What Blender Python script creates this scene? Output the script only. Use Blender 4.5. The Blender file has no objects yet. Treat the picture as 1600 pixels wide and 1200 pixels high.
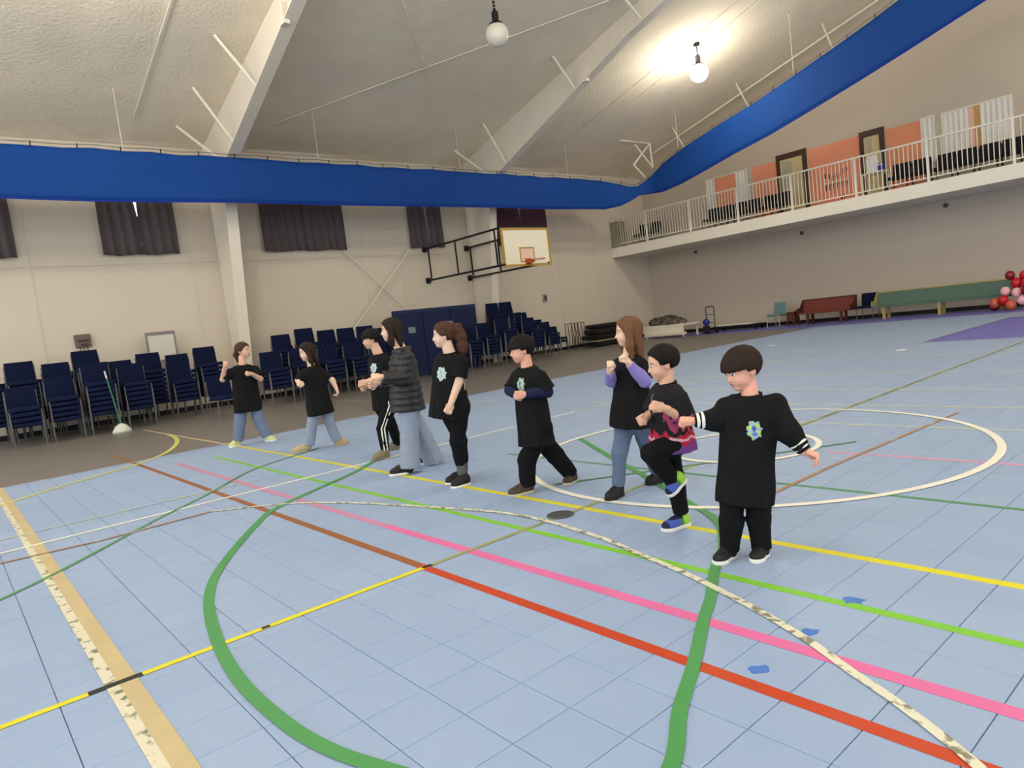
import bpy, bmesh, math, random
import numpy as np
from mathutils import Vector, Matrix
random.seed(7); RNG = np.random.default_rng(7)
sc = bpy.context.scene
COL = sc.collection

# ---------------------------------------------------------------- camera
FPX, YAW, PITCH, ROLL, CAMH = 1077.28, 2.4493, 0.0881, -0.1189, 1.2862
_f = np.array([math.cos(YAW)*math.cos(PITCH), math.sin(YAW)*math.cos(PITCH), -math.sin(PITCH)])
_r = np.array([math.sin(YAW), -math.cos(YAW), 0.0]); _u = np.cross(_r, _f)
CR = math.cos(ROLL)*_r + math.sin(ROLL)*_u
CU = -math.sin(ROLL)*_r + math.cos(ROLL)*_u
CAM = np.array([0.0, 0.0, CAMH])
cam = bpy.data.cameras.new('camera'); camo = bpy.data.objects.new('camera', cam); COL.objects.link(camo)
cam.sensor_width = 36.0; cam.lens = FPX/1600*36.0; cam.clip_end = 200
camo.matrix_world = Matrix(((CR[0], CU[0], -_f[0], 0), (CR[1], CU[1], -_f[1], 0), (CR[2], CU[2], -_f[2], CAMH), (0, 0, 0, 1)))
sc.camera = camo

# ---------------------------------------------------------------- world, exposure
w = bpy.data.worlds.new('world'); sc.world = w; w.use_nodes = True
w.node_tree.nodes['Background'].inputs[0].default_value = (0.93, 0.96, 1.0, 1)
w.node_tree.nodes['Background'].inputs[1].default_value = 1.3
sc.view_settings.view_transform = 'Standard'; sc.view_settings.look = 'None'
sc.view_settings.exposure = 0.6; sc.view_settings.gamma = 1.0
sc.view_settings.use_curve_mapping = False

# ---------------------------------------------------------------- helpers
def ray(px, py):
    d = CR*((px-800)/FPX) - CU*((py-600)/FPX) + _f
    return d
def onplane(px, py, ax, v):
    d = ray(px, py); t = (v-CAM[ax])/d[ax]; return CAM + d*t
def s2l(c):
    c = c/255.0
    return c/12.92 if c <= 0.04045 else ((c+0.055)/1.055)**2.4
def rgb(r, g, b): return (s2l(r), s2l(g), s2l(b), 1.0)
MATS = {}
def mat(name, col, rough=0.6, metal=0.0, var=0.08, nscale=3.0, bump=0.0, bscale=40.0, stretch=None, emit=0.0, spec=0.3, coat=0.0):
    if name in MATS: return MATS[name]
    m = bpy.data.materials.new(name); m.use_nodes = True; MATS[name] = m
    nt = m.node_tree; b = nt.nodes['Principled BSDF']
    b.inputs['Roughness'].default_value = rough; b.inputs['Metallic'].default_value = metal
    b.inputs['Specular IOR Level'].default_value = spec
    if coat: b.inputs['Coat Weight'].default_value = coat
    tc = nt.nodes.new('ShaderNodeTexCoord')
    src = tc.outputs['Object']
    if stretch:
        mp = nt.nodes.new('ShaderNodeMapping'); mp.inputs['Scale'].default_value = stretch
        nt.links.new(src, mp.inputs['Vector']); src = mp.outputs['Vector']
    n = nt.nodes.new('ShaderNodeTexNoise'); n.inputs['Scale'].default_value = nscale; n.inputs['Detail'].default_value = 4
    nt.links.new(src, n.inputs['Vector'])
    mx = nt.nodes.new('ShaderNodeMix'); mx.data_type = 'RGBA'
    c = rgb(*col)
    mx.inputs[6].default_value = tuple(max(0, v*(1-var)) for v in c[:3])+(1,)
    mx.inputs[7].default_value = tuple(min(1, v*(1+var)) for v in c[:3])+(1,)
    nt.links.new(n.outputs['Fac'], mx.inputs[0]); nt.links.new(mx.outputs[2], b.inputs['Base Color'])
    if bump:
        n2 = nt.nodes.new('ShaderNodeTexNoise'); n2.inputs['Scale'].default_value = bscale; n2.inputs['Detail'].default_value = 5
        nt.links.new(src, n2.inputs['Vector'])
        bp = nt.nodes.new('ShaderNodeBump'); bp.inputs['Strength'].default_value = bump; bp.inputs['Distance'].default_value = 0.02
        nt.links.new(n2.outputs['Fac'], bp.inputs['Height']); nt.links.new(bp.outputs['Normal'], b.inputs['Normal'])
    if emit:
        b.inputs['Emission Color'].default_value = c; b.inputs['Emission Strength'].default_value = emit
    return m
def vcmat(name, rough=0.8):
    m = bpy.data.materials.new(name); m.use_nodes = True; nt = m.node_tree; b = nt.nodes['Principled BSDF']
    a = nt.nodes.new('ShaderNodeAttribute'); a.attribute_name = 'Col'
    nt.links.new(a.outputs['Color'], b.inputs['Base Color']); b.inputs['Roughness'].default_value = rough
    b.inputs['Specular IOR Level'].default_value = 0.2
    return m
def link(o, parent=None):
    COL.objects.link(o)
    if parent is not None: o.parent = parent
    return o
def tag(o, label=None, cat=None, group=None, kind=None):
    if label: o['label'] = label
    if cat: o['category'] = cat
    if group: o['group'] = group
    if kind: o['kind'] = kind
    return o
def empty(name, loc=(0, 0, 0), rz=0.0):
    o = bpy.data.objects.new(name, None); o.empty_display_size = 0.1
    o.location = loc; o.rotation_euler = (0, 0, rz); return link(o)
def copy_tree(o, parent=None):
    c = o.copy(); COL.objects.link(c); c.parent = parent
    for ch in o.children: copy_tree(ch, c)
    return c
class MB:
    def __init__(s): s.bm = bmesh.new()
    def box(s, x0, x1, y0, y1, z0, z1, bev=0.0, M=None):
        r = bmesh.ops.create_cube(s.bm, size=1.0)
        vs = r['verts']
        for v in vs:
            v.co = Vector(((x0+x1)/2+v.co.x*(x1-x0), (y0+y1)/2+v.co.y*(y1-y0), (z0+z1)/2+v.co.z*(z1-z0)))
        if bev > 0:
            es = list({e for v in vs for e in v.link_edges})
            rr = bmesh.ops.bevel(s.bm, geom=es, offset=bev, segments=2, affect='EDGES', profile=0.6)
            vs = list({v for f in rr['faces'] for v in f.verts} | {v for v in vs if v.is_valid})
        if M is not None:
            for v in vs: v.co = M @ v.co
        return s
    def tube(s, pts, r, n=8, cap=True):
        pts = [Vector(p) for p in pts]; rings = []
        rr = r if isinstance(r, (list, tuple)) else [r]*len(pts)
        up = Vector((0, 0, 1))
        for i, p in enumerate(pts):
            d = (pts[min(i+1, len(pts)-1)]-pts[max(i-1, 0)]).normalized()
            a = d.cross(up)
            if a.length < 1e-3: a = d.cross(Vector((1, 0, 0)))
            a.normalize(); b = d.cross(a).normalized()
            rings.append([s.bm.verts.new(p+(a*math.cos(2*math.pi*k/n)+b*math.sin(2*math.pi*k/n))*rr[i]) for k in range(n)])
        for i in range(len(rings)-1):
            for k in range(n):
                s.bm.faces.new((rings[i][k], rings[i][(k+1) % n], rings[i+1][(k+1) % n], rings[i+1][k]))
        if cap: s.bm.faces.new(rings[0][::-1]); s.bm.faces.new(rings[-1])
        return s
    def lathe(s, prof, n=16, M=None, cap=True):
        rings = []
        for (r, z) in prof:
            rings.append([s.bm.verts.new(Vector((r*math.cos(2*math.pi*k/n), r*math.sin(2*math.pi*k/n), z))) for k in range(n)])
        for i in range(len(rings)-1):
            for k in range(n):
                s.bm.faces.new((rings[i][k], rings[i][(k+1) % n], rings[i+1][(k+1) % n], rings[i+1][k]))
        if cap:
            s.bm.faces.new(rings[0][::-1]); s.bm.faces.new(rings[-1])
        if M is not None:
            for rg in rings:
                for v in rg: v.co = M @ v.co
        return s
    def prism(s, poly, axis, a, b):
        # poly: 2-D points, extruded along axis (0,1,2) from a to b
        def mk(p, t):
            if axis == 0: return Vector((t, p[0], p[1]))
            if axis == 1: return Vector((p[0], t, p[1]))
            return Vector((p[0], p[1], t))
        A = [s.bm.verts.new(mk(p, a)) for p in poly]; B = [s.bm.verts.new(mk(p, b)) for p in poly]
        n = len(poly)
        s.bm.faces.new(A[::-1]); s.bm.faces.new(B)
        for i in range(n): s.bm.faces.new((A[i], A[(i+1) % n], B[(i+1) % n], B[i]))
        return s
    def sphere(s, c, r, nu=16, nv=10, sq=(1, 1, 1)):
        ret = bmesh.ops.create_uvsphere(s.bm, u_segments=nu, v_segments=nv, radius=1.0)
        for v in ret['verts']: v.co = Vector((c[0]+v.co.x*r*sq[0], c[1]+v.co.y*r*sq[1], c[2]+v.co.z*r*sq[2]))
        return s
    def build(s, name, m, parent=None, smooth=False):
        bmesh.ops.recalc_face_normals(s.bm, faces=s.bm.faces)
        me = bpy.data.meshes.new(name); s.bm.to_mesh(me); s.bm.free()
        if m is not None: me.materials.append(m)
        if smooth:
            for p in me.polygons: p.use_smooth = True
        o = bpy.data.objects.new(name, me); return link(o, parent)
def pydata(name, V, F, m, parent=None, smooth=False):
    me = bpy.data.meshes.new(name); me.from_pydata([tuple(v) for v in V], [], [tuple(f) for f in F]); me.materials.append(m)
    if smooth: me.polygons.foreach_set('use_smooth', [True]*len(me.polygons))
    me.update(); o = bpy.data.objects.new(name, me); return link(o, parent)

XL, YE = -19.2, 24.4            # long wall and end wall
def roofz(x): return 6.78+0.255*(x+19.2) if x < -3.25 else 6.78+0.255*(15.95-(x+3.25))
XR = 12.7; YB = -7.0

# ---------------------------------------------------------------- materials
M_wall = mat('wall_cream', (208, 197, 180), 0.75, var=0.035, nscale=0.7, bump=0.06, bscale=25)
M_endwall = mat('wall_end', (194, 182, 166), 0.75, var=0.035, nscale=0.7, bump=0.06, bscale=25)
M_ceil = mat('sprayed_ceiling', (234, 223, 202), 0.95, var=0.10, nscale=1.6, bump=0.9, bscale=14)
M_steel = mat('cream_steel', (226, 216, 200), 0.5, var=0.03)
M_white = mat('white_paint', (226, 220, 205), 0.5, var=0.03)
M_navy = mat('navy_fabric', (22, 30, 60), 0.95, var=0.18, nscale=60, spec=0.1)
M_navyd = mat('navy_fabric_dark', (17, 24, 50), 0.95, var=0.18, nscale=60, spec=0.1)
M_chrome = mat('grey_steel', (104, 104, 104), 0.45, metal=0.5, var=0.08, nscale=20)
M_black = mat('black_paint', (22, 21, 24), 0.5, var=0.1)
M_blue = mat('blue_vinyl', (14, 62, 134), 0.75, var=0.08, nscale=1.2, spec=0.2)
# ---------------------------------------------------------------- floor
def floor_material():
    m = bpy.data.materials.new('court_tile'); m.use_nodes = True; nt = m.node_tree; b = nt.nodes['Principled BSDF']
    g = nt.nodes.new('ShaderNodeNewGeometry'); sx = nt.nodes.new('ShaderNodeSeparateXYZ'); nt.links.new(g.outputs['Position'], sx.inputs[0])
    def math_(op, a, bb=None):
        n = nt.nodes.new('ShaderNodeMath'); n.operation = op
        for i, v in enumerate((a, bb)):
            if v is None: continue
            if isinstance(v, (int, float)): n.inputs[i].default_value = v
            else: nt.links.new(v, n.inputs[i])
        return n.outputs[0]
    def band(v, lo, hi): return math_('MULTIPLY', math_('GREATER_THAN', v, lo), math_('LESS_THAN', v, hi))
    X, Y = sx.outputs[0], sx.outputs[1]
    key = math_('MULTIPLY', band(X, KEYX0, KEYX1), band(Y, KEYY0, KEYY1))
    strip = math_('GREATER_THAN', Y, STRIPY)
    mask = math_('MAXIMUM', key, strip)
    # per-tile variation
    sn = nt.nodes.new('ShaderNodeVectorMath'); sn.operation = 'SNAP'; sn.inputs[1].default_value = (TP, TP, 10)
    ad = nt.nodes.new('ShaderNodeVectorMath'); ad.operation = 'ADD'; ad.inputs[1].default_value = (-TX0+TP*200, -TY0+TP*200, 1)
    nt.links.new(g.outputs['Position'], ad.inputs[0]); nt.links.new(ad.outputs[0], sn.inputs[0])
    wn = nt.nodes.new('ShaderNodeTexWhiteNoise'); nt.links.new(sn.outputs[0], wn.inputs['Vector'])
    ns = nt.nodes.new('ShaderNodeTexNoise'); ns.inputs['Scale'].default_value = 0.9; ns.inputs['Detail'].default_value = 5
    nt.links.new(g.outputs['Position'], ns.inputs['Vector'])
    v = math_('ADD', math_('MULTIPLY', wn.outputs['Value'], 0.16), math_('MULTIPLY', ns.outputs['Fac'], 0.84))
    m1 = nt.nodes.new('ShaderNodeMix'); m1.data_type = 'RGBA'; nt.links.new(v, m1.inputs[0])
    m1.inputs[6].default_value = rgb(138, 158, 190); m1.inputs[7].default_value = rgb(154, 174, 204)
    m2 = nt.nodes.new('ShaderNodeMix'); m2.data_type = 'RGBA'; nt.links.new(mask, m2.inputs[0])
    nt.links.new(m1.outputs[2], m2.inputs[6]); m2.inputs[7].default_value = rgb(106, 102, 180)
    nt.links.new(m2.outputs[2], b.inputs['Base Color'])
    # scuffs change gloss
    n3 = nt.nodes.new('ShaderNodeTexNoise'); n3.inputs['Scale'].default_value = 3.5; n3.inputs['Detail'].default_value = 6
    nt.links.new(g.outputs['Position'], n3.inputs['Vector'])
    mr = nt.nodes.new('ShaderNodeMapRange'); mr.inputs[3].default_value = 0.42; mr.inputs[4].default_value = 0.6
    nt.links.new(n3.outputs['Fac'], mr.inputs[0]); nt.links.new(mr.outputs[0], b.inputs['Roughness'])
    b.inputs['Specular IOR Level'].default_value = 0.35
    return m
TP, TX0, TY0 = 0.2508, -1.39, 1.194
KEYX0, KEYX1, KEYY0, KEYY1, STRIPY = -5.05, -1.42, 14.25, 19.9, 21.75
XG = TX0-TP*37      # court edge, about -10.67
M_tile = floor_material()
M_vinyl = mat('grey_vinyl', (116, 110, 105), 0.42, var=0.10, nscale=2.0, bump=0.03, bscale=8, spec=0.4)
M_seam = mat('seam_grey', (112, 122, 142), 0.9)  # grey base slab that shows in the joints between tiles
fb = MB(); fb.box(XL-0.3, XR, YB, YE+0.3, -0.12, -0.014)
floor = tag(fb.build('floor', M_seam), kind='structure', label='blue tiled sports floor with coloured court lines and grey border')
MB().box(XL, XG-0.004, YB, STRIPY+0.2, -0.0141, -0.001).build('vinyl_border', M_vinyl, floor)
# tiles: the 300 largest in view as single parts, the rest joined
hw = TP/2-0.0013; ch = 0.0022
tv = [(-hw, -hw, -0.013), (hw, -hw, -0.013), (hw, hw, -0.013), (-hw, hw, -0.013), (-hw, -hw, -ch), (hw, -hw, -ch), (hw, hw, -ch), (-hw, hw, -ch),
      (-hw+ch, -hw+ch, 0), (hw-ch, -hw+ch, 0), (hw-ch, hw-ch, 0), (-hw+ch, hw-ch, 0)]
tf = [(8, 9, 10, 11)]+[(a, (a+1) % 4, 4+(a+1) % 4, 4+a) for a in range(4)]+[(4+a, 4+(a+1) % 4, 8+(a+1) % 4, 8+a) for a in range(4)]
cells = []
for i in range(-37, 22):
    for j in range(-14, 91):
        cx, cy = TX0+TP*(i+0.5), TY0+TP*(j+0.5)
        if cy > YE-0.3: continue
        cells.append((cx, cy))
for i in range(-71, -37):
    for j in range(82, 91):
        cx, cy = TX0+TP*(i+0.5), TY0+TP*(j+0.5)
        if cx > XL+0.1 and cy < YE-0.3: cells.append((cx, cy))
cells = np.array(cells)
dv = np.c_[cells, np.zeros(len(cells))]-CAM
zz = dv @ _f; u = 800+FPX*(dv @ CR)/np.maximum(zz, 0.05); v_ = 600-FPX*(dv @ CU)/np.maximum(zz, 0.05)
vis = (zz > 0.3) & (u > -30) & (u < 1630) & (v_ < 1240)
dist = np.where(vis, np.linalg.norm(dv, axis=1), 1e6)
order = np.argsort(dist); near = set(order[:300].tolist())
me = bpy.data.meshes.new('tile'); me.from_pydata(tv, [], tf); me.materials.append(M_tile)
for k in near:
    o = bpy.data.objects.new('tile', me); o.location = (cells[k, 0], cells[k, 1], 0); link(o, floor)
V = []; F = []
tva = np.array(tv)
for k in range(len(cells)):
    if k in near: continue
    b0 = len(V)*1
    V.extend((tva+np.array([cells[k, 0], cells[k, 1], 0])).tolist()); F.extend([tuple(q+b0 for q in f) for f in tf])
o = pydata('tile_field', V, F, M_tile, floor); o['kind'] = 'stuff'

# ---- court lines (thin tape and paint on the tiles)
def wornmat(name, col, col2, thr, scale=14.0, alpha=False):
    m = bpy.data.materials.new(name); m.use_nodes = True; nt = m.node_tree; b = nt.nodes['Principled BSDF']
    g = nt.nodes.new('ShaderNodeNewGeometry'); n = nt.nodes.new('ShaderNodeTexNoise'); n.inputs['Scale'].default_value = scale; n.inputs['Detail'].default_value = 8
    nt.links.new(g.outputs['Position'], n.inputs['Vector'])
    r = nt.nodes.new('ShaderNodeMapRange'); r.inputs[1].default_value = thr-0.04; r.inputs[2].default_value = thr+0.04; nt.links.new(n.outputs['Fac'], r.inputs[0])
    mx = nt.nodes.new('ShaderNodeMix'); mx.data_type = 'RGBA'; mx.inputs[6].default_value = rgb(*col); mx.inputs[7].default_value = rgb(*col2)
    nt.links.new(r.outputs[0], mx.inputs[0]); nt.links.new(mx.outputs[2], b.inputs['Base Color']); b.inputs['Roughness'].default_value = 0.55
    return m
LINEZ = [0.0006]
def ribbon(pts, width, m, label, name='court_line', close=False):
    LINEZ[0] += 0.00012
    z = LINEZ[0]; P = [np.array(p[:2], float) for p in pts]; n = len(P); V = []; F = []
    for i in range(n):
        a = P[(i-1) % n] if (close or i > 0) else P[i]; c = P[(i+1) % n] if (close or i < n-1) else P[i]
        d = c-a; d /= np.linalg.norm(d)+1e-9; nn = np.array([-d[1], d[0]])*width/2
        V += [(*(P[i]+nn), z), (*(P[i]-nn), z), (*(P[i]+nn), z-0.0005), (*(P[i]-nn), z-0.0005)]
    for i in range(n if close else n-1):
        a = 4*i; c = 4*((i+1) % n)
        F += [(a, a+1, c+1, c), (a+2, c+2, c+3, a+3), (a, c, c+2, a+2), (a+1, a+3, c+3, c+1)]
    o = pydata(name, V, F, m, floor); tag(o, label); return o
def smooth(pts, n=8):
    P = [np.array(p, float) for p in pts]; P = [2*P[0]-P[1]]+P+[2*P[-1]-P[-2]]; out = []
    for i in range(1, len(P)-2):
        for k in range(n):
            t = k/n; a, b_, c, d = P[i-1:i+3]
            out.append(0.5*((2*b_)+(-a+c)*t+(2*a-5*b_+4*c-d)*t*t+(-a+3*b_-3*c+d)*t**3))
    out.append(P[-2]); return out
L_yel = mat('line_yellow', (216, 206, 34), 0.5, var=0.05); L_lime = mat('line_lime', (122, 188, 58), 0.5, var=0.05)
L_pink = mat('line_pink', (214, 108, 160), 0.55, var=0.10, nscale=2); L_red = mat('line_red', (186, 66, 34), 0.5, var=0.14, nscale=0.6)
L_grn = mat('line_green', (74, 144, 82), 0.5, var=0.08); L_dgrn = mat('line_dark_green', (84, 138, 92), 0.55, var=0.1)
L_wht = mat('line_white', (232, 230, 214), 0.5, var=0.04); L_tan = mat('line_tan', (190, 172, 130), 0.6, var=0.14, nscale=5)
L_blk = mat('line_black', (34, 33, 30), 0.5)
L_olv = wornmat('line_olive', (120, 124, 70), (150, 152, 96), 0.5, 5)
L_wwht = wornmat('line_worn_white', (214, 212, 190), (128, 126, 104), 0.55, 22)
L_wtan = wornmat('line_worn_cream', (212, 206, 182), (112, 120, 88), 0.58, 16)
L_brn = wornmat('line_brown', (158, 118, 76), (170, 160, 150), 0.6, 6)
L_pale = wornmat('line_pale_yellow', (186, 192, 150), (172, 184, 190), 0.5, 6)
XF = 3.0
ribbon([(-10.6, 3.18), (XF, 3.18)], 0.052, L_yel, 'yellow court line under the row of children')
ribbon([(-15.8, 3.13), (-10.6, 3.17)], 0.05, L_tan, 'dull yellow line on the grey vinyl border')
ribbon([(-9.5, 2.667), (XF, 2.667)], 0.05, L_lime, 'lime green line parallel to the yellow line')
ribbon([(-9.6, 2.226), (-4.2, 2.226)], 0.06, mat('line_dusty_pink', (192, 132, 164), 0.6, var=0.1, nscale=3), 'dusty faded stretch of the pink line')
ribbon([(-4.2, 2.226), (XF, 2.226)], 0.064, L_pink, 'soft pink line between lime and red lines')
ribbon([(-12.0, 1.916), (-3.3, 1.916)], 0.056, mat('line_rust_brown', (146, 92, 54), 0.55, var=0.12, nscale=1.5), 'rust brown stretch of the broad red line')
ribbon([(-3.3, 1.916), (XF, 1.916)], 0.056, L_red, 'broad red line across the court')
ribbon([(-5.3, 4.228), (XF, 4.228)], 0.035, L_dgrn, 'dull green line crossing the white centre circle')
ribbon([(-2.55, 5.2), (XF, 5.2)], 0.05, mat('line_faded_pink', (202, 150, 180), 0.6), 'faded pink line inside the centre circle')
for yy, x0 in ((6.3, -5.6), (7.3, -7.0), (8.4, -7.5), (9.9, -7.5), (12.0, -8.0)):
    ribbon([(x0, yy), (XF, yy)], 0.05, L_pale, 'pale faded line beyond the centre circle')
ribbon([(XG, 0.43), (3.0, 0.43)], 0.075, L_tan, 'wide tan tape line')
ribbon([(XG, 0.505-0.13), (3.0, 0.505-0.13)], 0.045, L_wtan, 'worn cream paint edge beside the tan tape')
# lines along the long wall direction
ribbon([(-3.25, -2), (-3.25, 1.93)], 0.04, L_yel, 'bright yellow centre line')
ribbon([(-3.25, 1.93), (-3.25, 4.5)], 0.035, L_olv, 'olive green stretch of the centre line')
ribbon([(-3.25, 5.9), (-3.25, 14.0)], 0.045, L_olv, 'olive stretch of the centre line beyond the circle')
ribbon([(-3.25, 0.29), (-3.25, 0.49)], 0.042, L_blk, 'short black tape patch where yellow meets tan')
ribbon([(-3.25, 1.0), (-3.25, 1.04)], 0.03, L_blk, 'tiny black mark on the yellow centre line')
ribbon([(-3.25, 1.9), (-3.25, 1.96)], 0.035, L_blk, 'tiny black mark where yellow meets red')
ribbon([(-6.57, -2), (-6.57, 6.5)], 0.045, L_wht, 'thin white line running along the hall')
ribbon([(-6.57, 6.5), (-6.57, 14)], 0.05, L_pale, 'pale worn continuation of the white line')
ribbon([(-7.15, -1), (-7.1, 2.4)], 0.04, L_pale, 'pale green line left of the white line')
ribbon(smooth([onplane(px, py, 2, 0)[:2] for px, py in ((262, 679), (272, 683), (277, 689), (273, 697), (260, 707), (238, 717), (200, 730), (120, 753), (0, 790))]), 0.07, mat('line_dull_yellow', (196, 196, 96), 0.55), 'dull yellow curve by the grey border')
ribbon([(-2.33, 3.7), (-2.32, 4.7)], 0.03, L_brn, 'thin tan line crossing the circle')
ribbon([(-2.32, 4.7), (-2.2, 7.0)], 0.03, L_brn, 'thin brown line inside the circle')
ribbon([(XG+0.02, -2), (XG+0.02, 21.7)], 0.03, mat('line_edge', (176, 190, 206), 0.6), 'pale edge strip of the blue court')
ribbon([(-9.0, 7.0), (-12.9, 7.02), (-14.6, 6.85)], 0.05, L_tan, 'tan line on the grey border behind the children')
ribbon([(-8.65, 5.85), (-11.0, 5.2)], 0.04, L_pale, 'pale short line near the border')
ribbon(smooth([(-6.9, 3.75), (-6.31, 3.11), (-5.67, 2.06), (-5.26, 1.7), (-4.51, 1.22), (-3.99, 0.98), (-3.39, 0.83), (-2.85, 0.755), (-2.43, 0.75), (-2.13, 0.78), (-1.88, 0.85), (-1.5, 1.0), (-1.2, 1.2)]), 0.056, L_grn, 'broad green arc in front of the children')
ribbon(smooth([(-5.11, 5.06), (-4.2, 4.5), (-3.39, 4.02), (-2.75, 3.62), (-2.32, 3.34), (-2.05, 2.98), (-1.92, 2.71), (-1.75, 2.42), (-1.65, 2.22), (-1.49, 1.93), (-1.35, 1.65), (-1.21, 1.42), (-1.1, 1.1)]), 0.05, L_grn, 'green curve passing under the smallest boy')
ribbon(smooth([(-5.0, -0.1), (-5.16, 0.11), (-5.5, 0.48), (-6.33, 1.22), (-7.0, 1.88), (-7.8, 2.6), (-8.3, 3.6)]), 0.035, L_dgrn, 'thin green line slanting across the tan tape')
ribbon([(-3.9, 3.55), (-2.9, 5.0), (-2.5, 5.6)], 0.03, L_dgrn, 'thin green diagonal in the circle')
ribbon(smooth([(-6.13, 1.63), (-5.7, 2.08), (-5.12, 2.4), (-4.13, 2.72), (-3.49, 2.85), (-2.79, 2.79), (-2.35, 2.68), (-1.97, 2.58), (-1.55, 2.43), (-1.26, 2.3), (-1.05, 2.18), (-0.88, 2.09), (-0.66, 1.95), (-0.4, 1.75)]), 0.036, L_wwht, 'worn white arc crossing lime and pink lines')
ribbon([(-6.3, -0.6), (-6.2, 0.2), (-6.1, 0.8), (-6.13, 1.63)], 0.035, L_brn, 'thin brown line beside the white line')
def circ(r, n): return [(-3.29+r*math.cos(2*math.pi*k/n), 5.2+r*math.sin(2*math.pi*k/n)) for k in range(n)]
ribbon(circ(1.83, 96), 0.055, L_wht, 'large white centre circle', close=True)
ribbon(circ(0.61, 64), 0.05, L_wht, 'small white inner circle', close=True)
ribbon([(KEYX0, 14.25), (KEYX1+2, 14.25)], 0.05, L_pale, 'pale line along the purple key')
ribbon([(KEYX0, 14.25), (KEYX0, 20)], 0.05, L_pale, 'pale side line of the purple key')
for (px, py) in ((1265, 988), (1334, 938), (1188, 1047)):
    g = onplane(px, py, 2, 0); a = random.random()*3
    P = []
    for k in range(11):
        t = 2*math.pi*k/11; rr = 0.018+0.018*random.random()
        P.append((g[0]+rr*1.2*math.cos(t)-rr*0.7*math.sin(t), g[1]+rr*1.0*math.sin(t)+rr*0.9*math.cos(t)))
    MB().prism(P, 2, 0.0003, 0.0012).build('paint_smudge', mat('blue_smudge', (74, 116, 190), 0.6), floor)
for (px, py) in ((1408, 547), (1205, 540)):
    g = onplane(px, py, 2, 0)
    MB().lathe([(0.09, 0.0), (0.09, 0.006), (0.06, 0.01)], 14, Matrix.Translation((g[0], g[1], 0))).build('floor_socket_cap', L_wht, floor)
o = MB().lathe([(0.092, 0.0), (0.092, 0.004), (0.085, 0.007), (0.03, 0.008)], 24, Matrix.Translation((-3.27, 2.99, 0))).build('floor_plate', mat('plate_grey', (92, 96, 96), 0.4, metal=0.5))
tag(o, 'round grey metal floor plate on the centre line', 'floor plate')

# ---------------------------------------------------------------- walls, ceiling, frames
wl = MB(); wl.box(XL-0.25, XL, YB, YE+0.25, -0.02, 6.8); tag(wl.build('wall_left', M_wall), 'long cream wall with high curtained windows', kind='structure')
poly = [(XL-0.25, -0.02), (XR, -0.02), (XR, roofz(XR)), (-3.25, roofz(-3.25)), (XL-0.25, roofz(XL-0.25))]
tag(MB().prism(poly, 1, YE, YE+0.25).build('wall_end', M_endwall), 'gable end wall behind the balcony', kind='structure')
cl = MB(); cl.prism([(XL-0.3, roofz(XL-0.3)), (-3.25, roofz(-3.25)), (XR, roofz(XR)), (XR, roofz(XR)+0.2), (-3.25, roofz(-3.25)+0.2), (XL-0.3, roofz(XL-0.3)+0.2)], 1, YB, YE+0.25)
tag(cl.build('ceiling', M_ceil), 'sloping rough sprayed ceiling', kind='structure')
tag(MB().box(XL, XL+0.03, YB, YE, 0, 0.12).build('baseboard_left', M_black), kind='structure')
tag(MB().box(XL+0.03, XR, YE-0.03, YE, 0, 0.13).build('baseboard_end', M_black), kind='structure')
# vertical panel joints of the long wall
wlobj = bpy.data.objects['wall_left']
for yy in (2.05, 5.55, 10.6, 11.9, 18.9, 21.0):
    MB().box(XL, XL+0.012, yy, yy+0.03, 0.13, 6.7).build('panel_joint', M_wall, wlobj)
MB().box(XL, XL+0.02, YB, YE, 3.84, 3.87).build('wall_batten', M_wall, wlobj)
def beam_bottom(x): return min(6.08+0.375*(x+17.1), roofz(x)-0.5)
def frame(y, label):
    root = empty('roof_frame', (0, 0, 0)); tag(root, label, kind='structure')
    xs = [-17.6, -17.1, -15, -13, -11.5, -8, -3.25]
    top = [(x, roofz(x)-0.003) for x in xs]; bot = [(x, beam_bottom(x)) for x in xs]
    MB().prism(top+bot[::-1], 1, y-0.03, y+0.03).build('rafter_web', M_steel, root)
    fl = [(x, z) for x, z in bot]; fl2 = [(x, z-0.03) for x, z in bot]
    MB().prism(fl+fl2[::-1], 1, y-0.14, y+0.14).build('rafter_flange', M_steel, root)
    cw = [(XL+0.02, 0.13), (-18.45, 0.13), (-17.6, beam_bottom(-17.6)), (-17.6, roofz(-17.6)-0.003), (XL+0.02, roofz(XL)-0.004)]
    MB().prism(cw, 1, y-0.03, y+0.03).build('column_web', M_steel, root)
    cf = [(-18.45, 0.0), (-17.6, beam_bottom(-17.6)), (-17.57, beam_bottom(-17.6)-0.03), (-18.42, 0.0)]
    MB().prism(cf, 1, y-0.14, y+0.14).build('column_flange', M_steel, root)
    MB().box(-13.15, -12.95, y-0.155, y-0.03, beam_bottom(-13.1)-0.05, beam_bottom(-13.1)+0.35).build('stiffener_plate', M_steel, root)
    xs2 = (-18.2, -16.6, -14.8, -12.6) if y < 10 else (-18.25, -16.66, -13.43, -11)
    for x in xs2:
        xb = max(x, -17.4); zb = beam_bottom(xb)
        MB().tube([(x, y-0.85, roofz(x)-0.01), (xb, y-0.12, zb+0.02)], 0.035, 6).build('flange_brace', M_white, root)
    return root
frame(6.3, 'cream steel portal frame nearest the white notice board')
frame(14.75, 'cream steel portal frame by the basketball backboard')
def rod(name, pts, r, m, label, cat='pipe'):
    o = MB().tube(pts, r, 6).build(name, m); tag(o, label, cat); return o
def rp(x, y, d=0.05): return (x, y, roofz(x)-d)
rod('ceiling_conduit', [rp(-17.9, 4.45), rp(-4, 4.45)], 0.016, M_white, 'thin white conduit up the ceiling, first bay')
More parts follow.
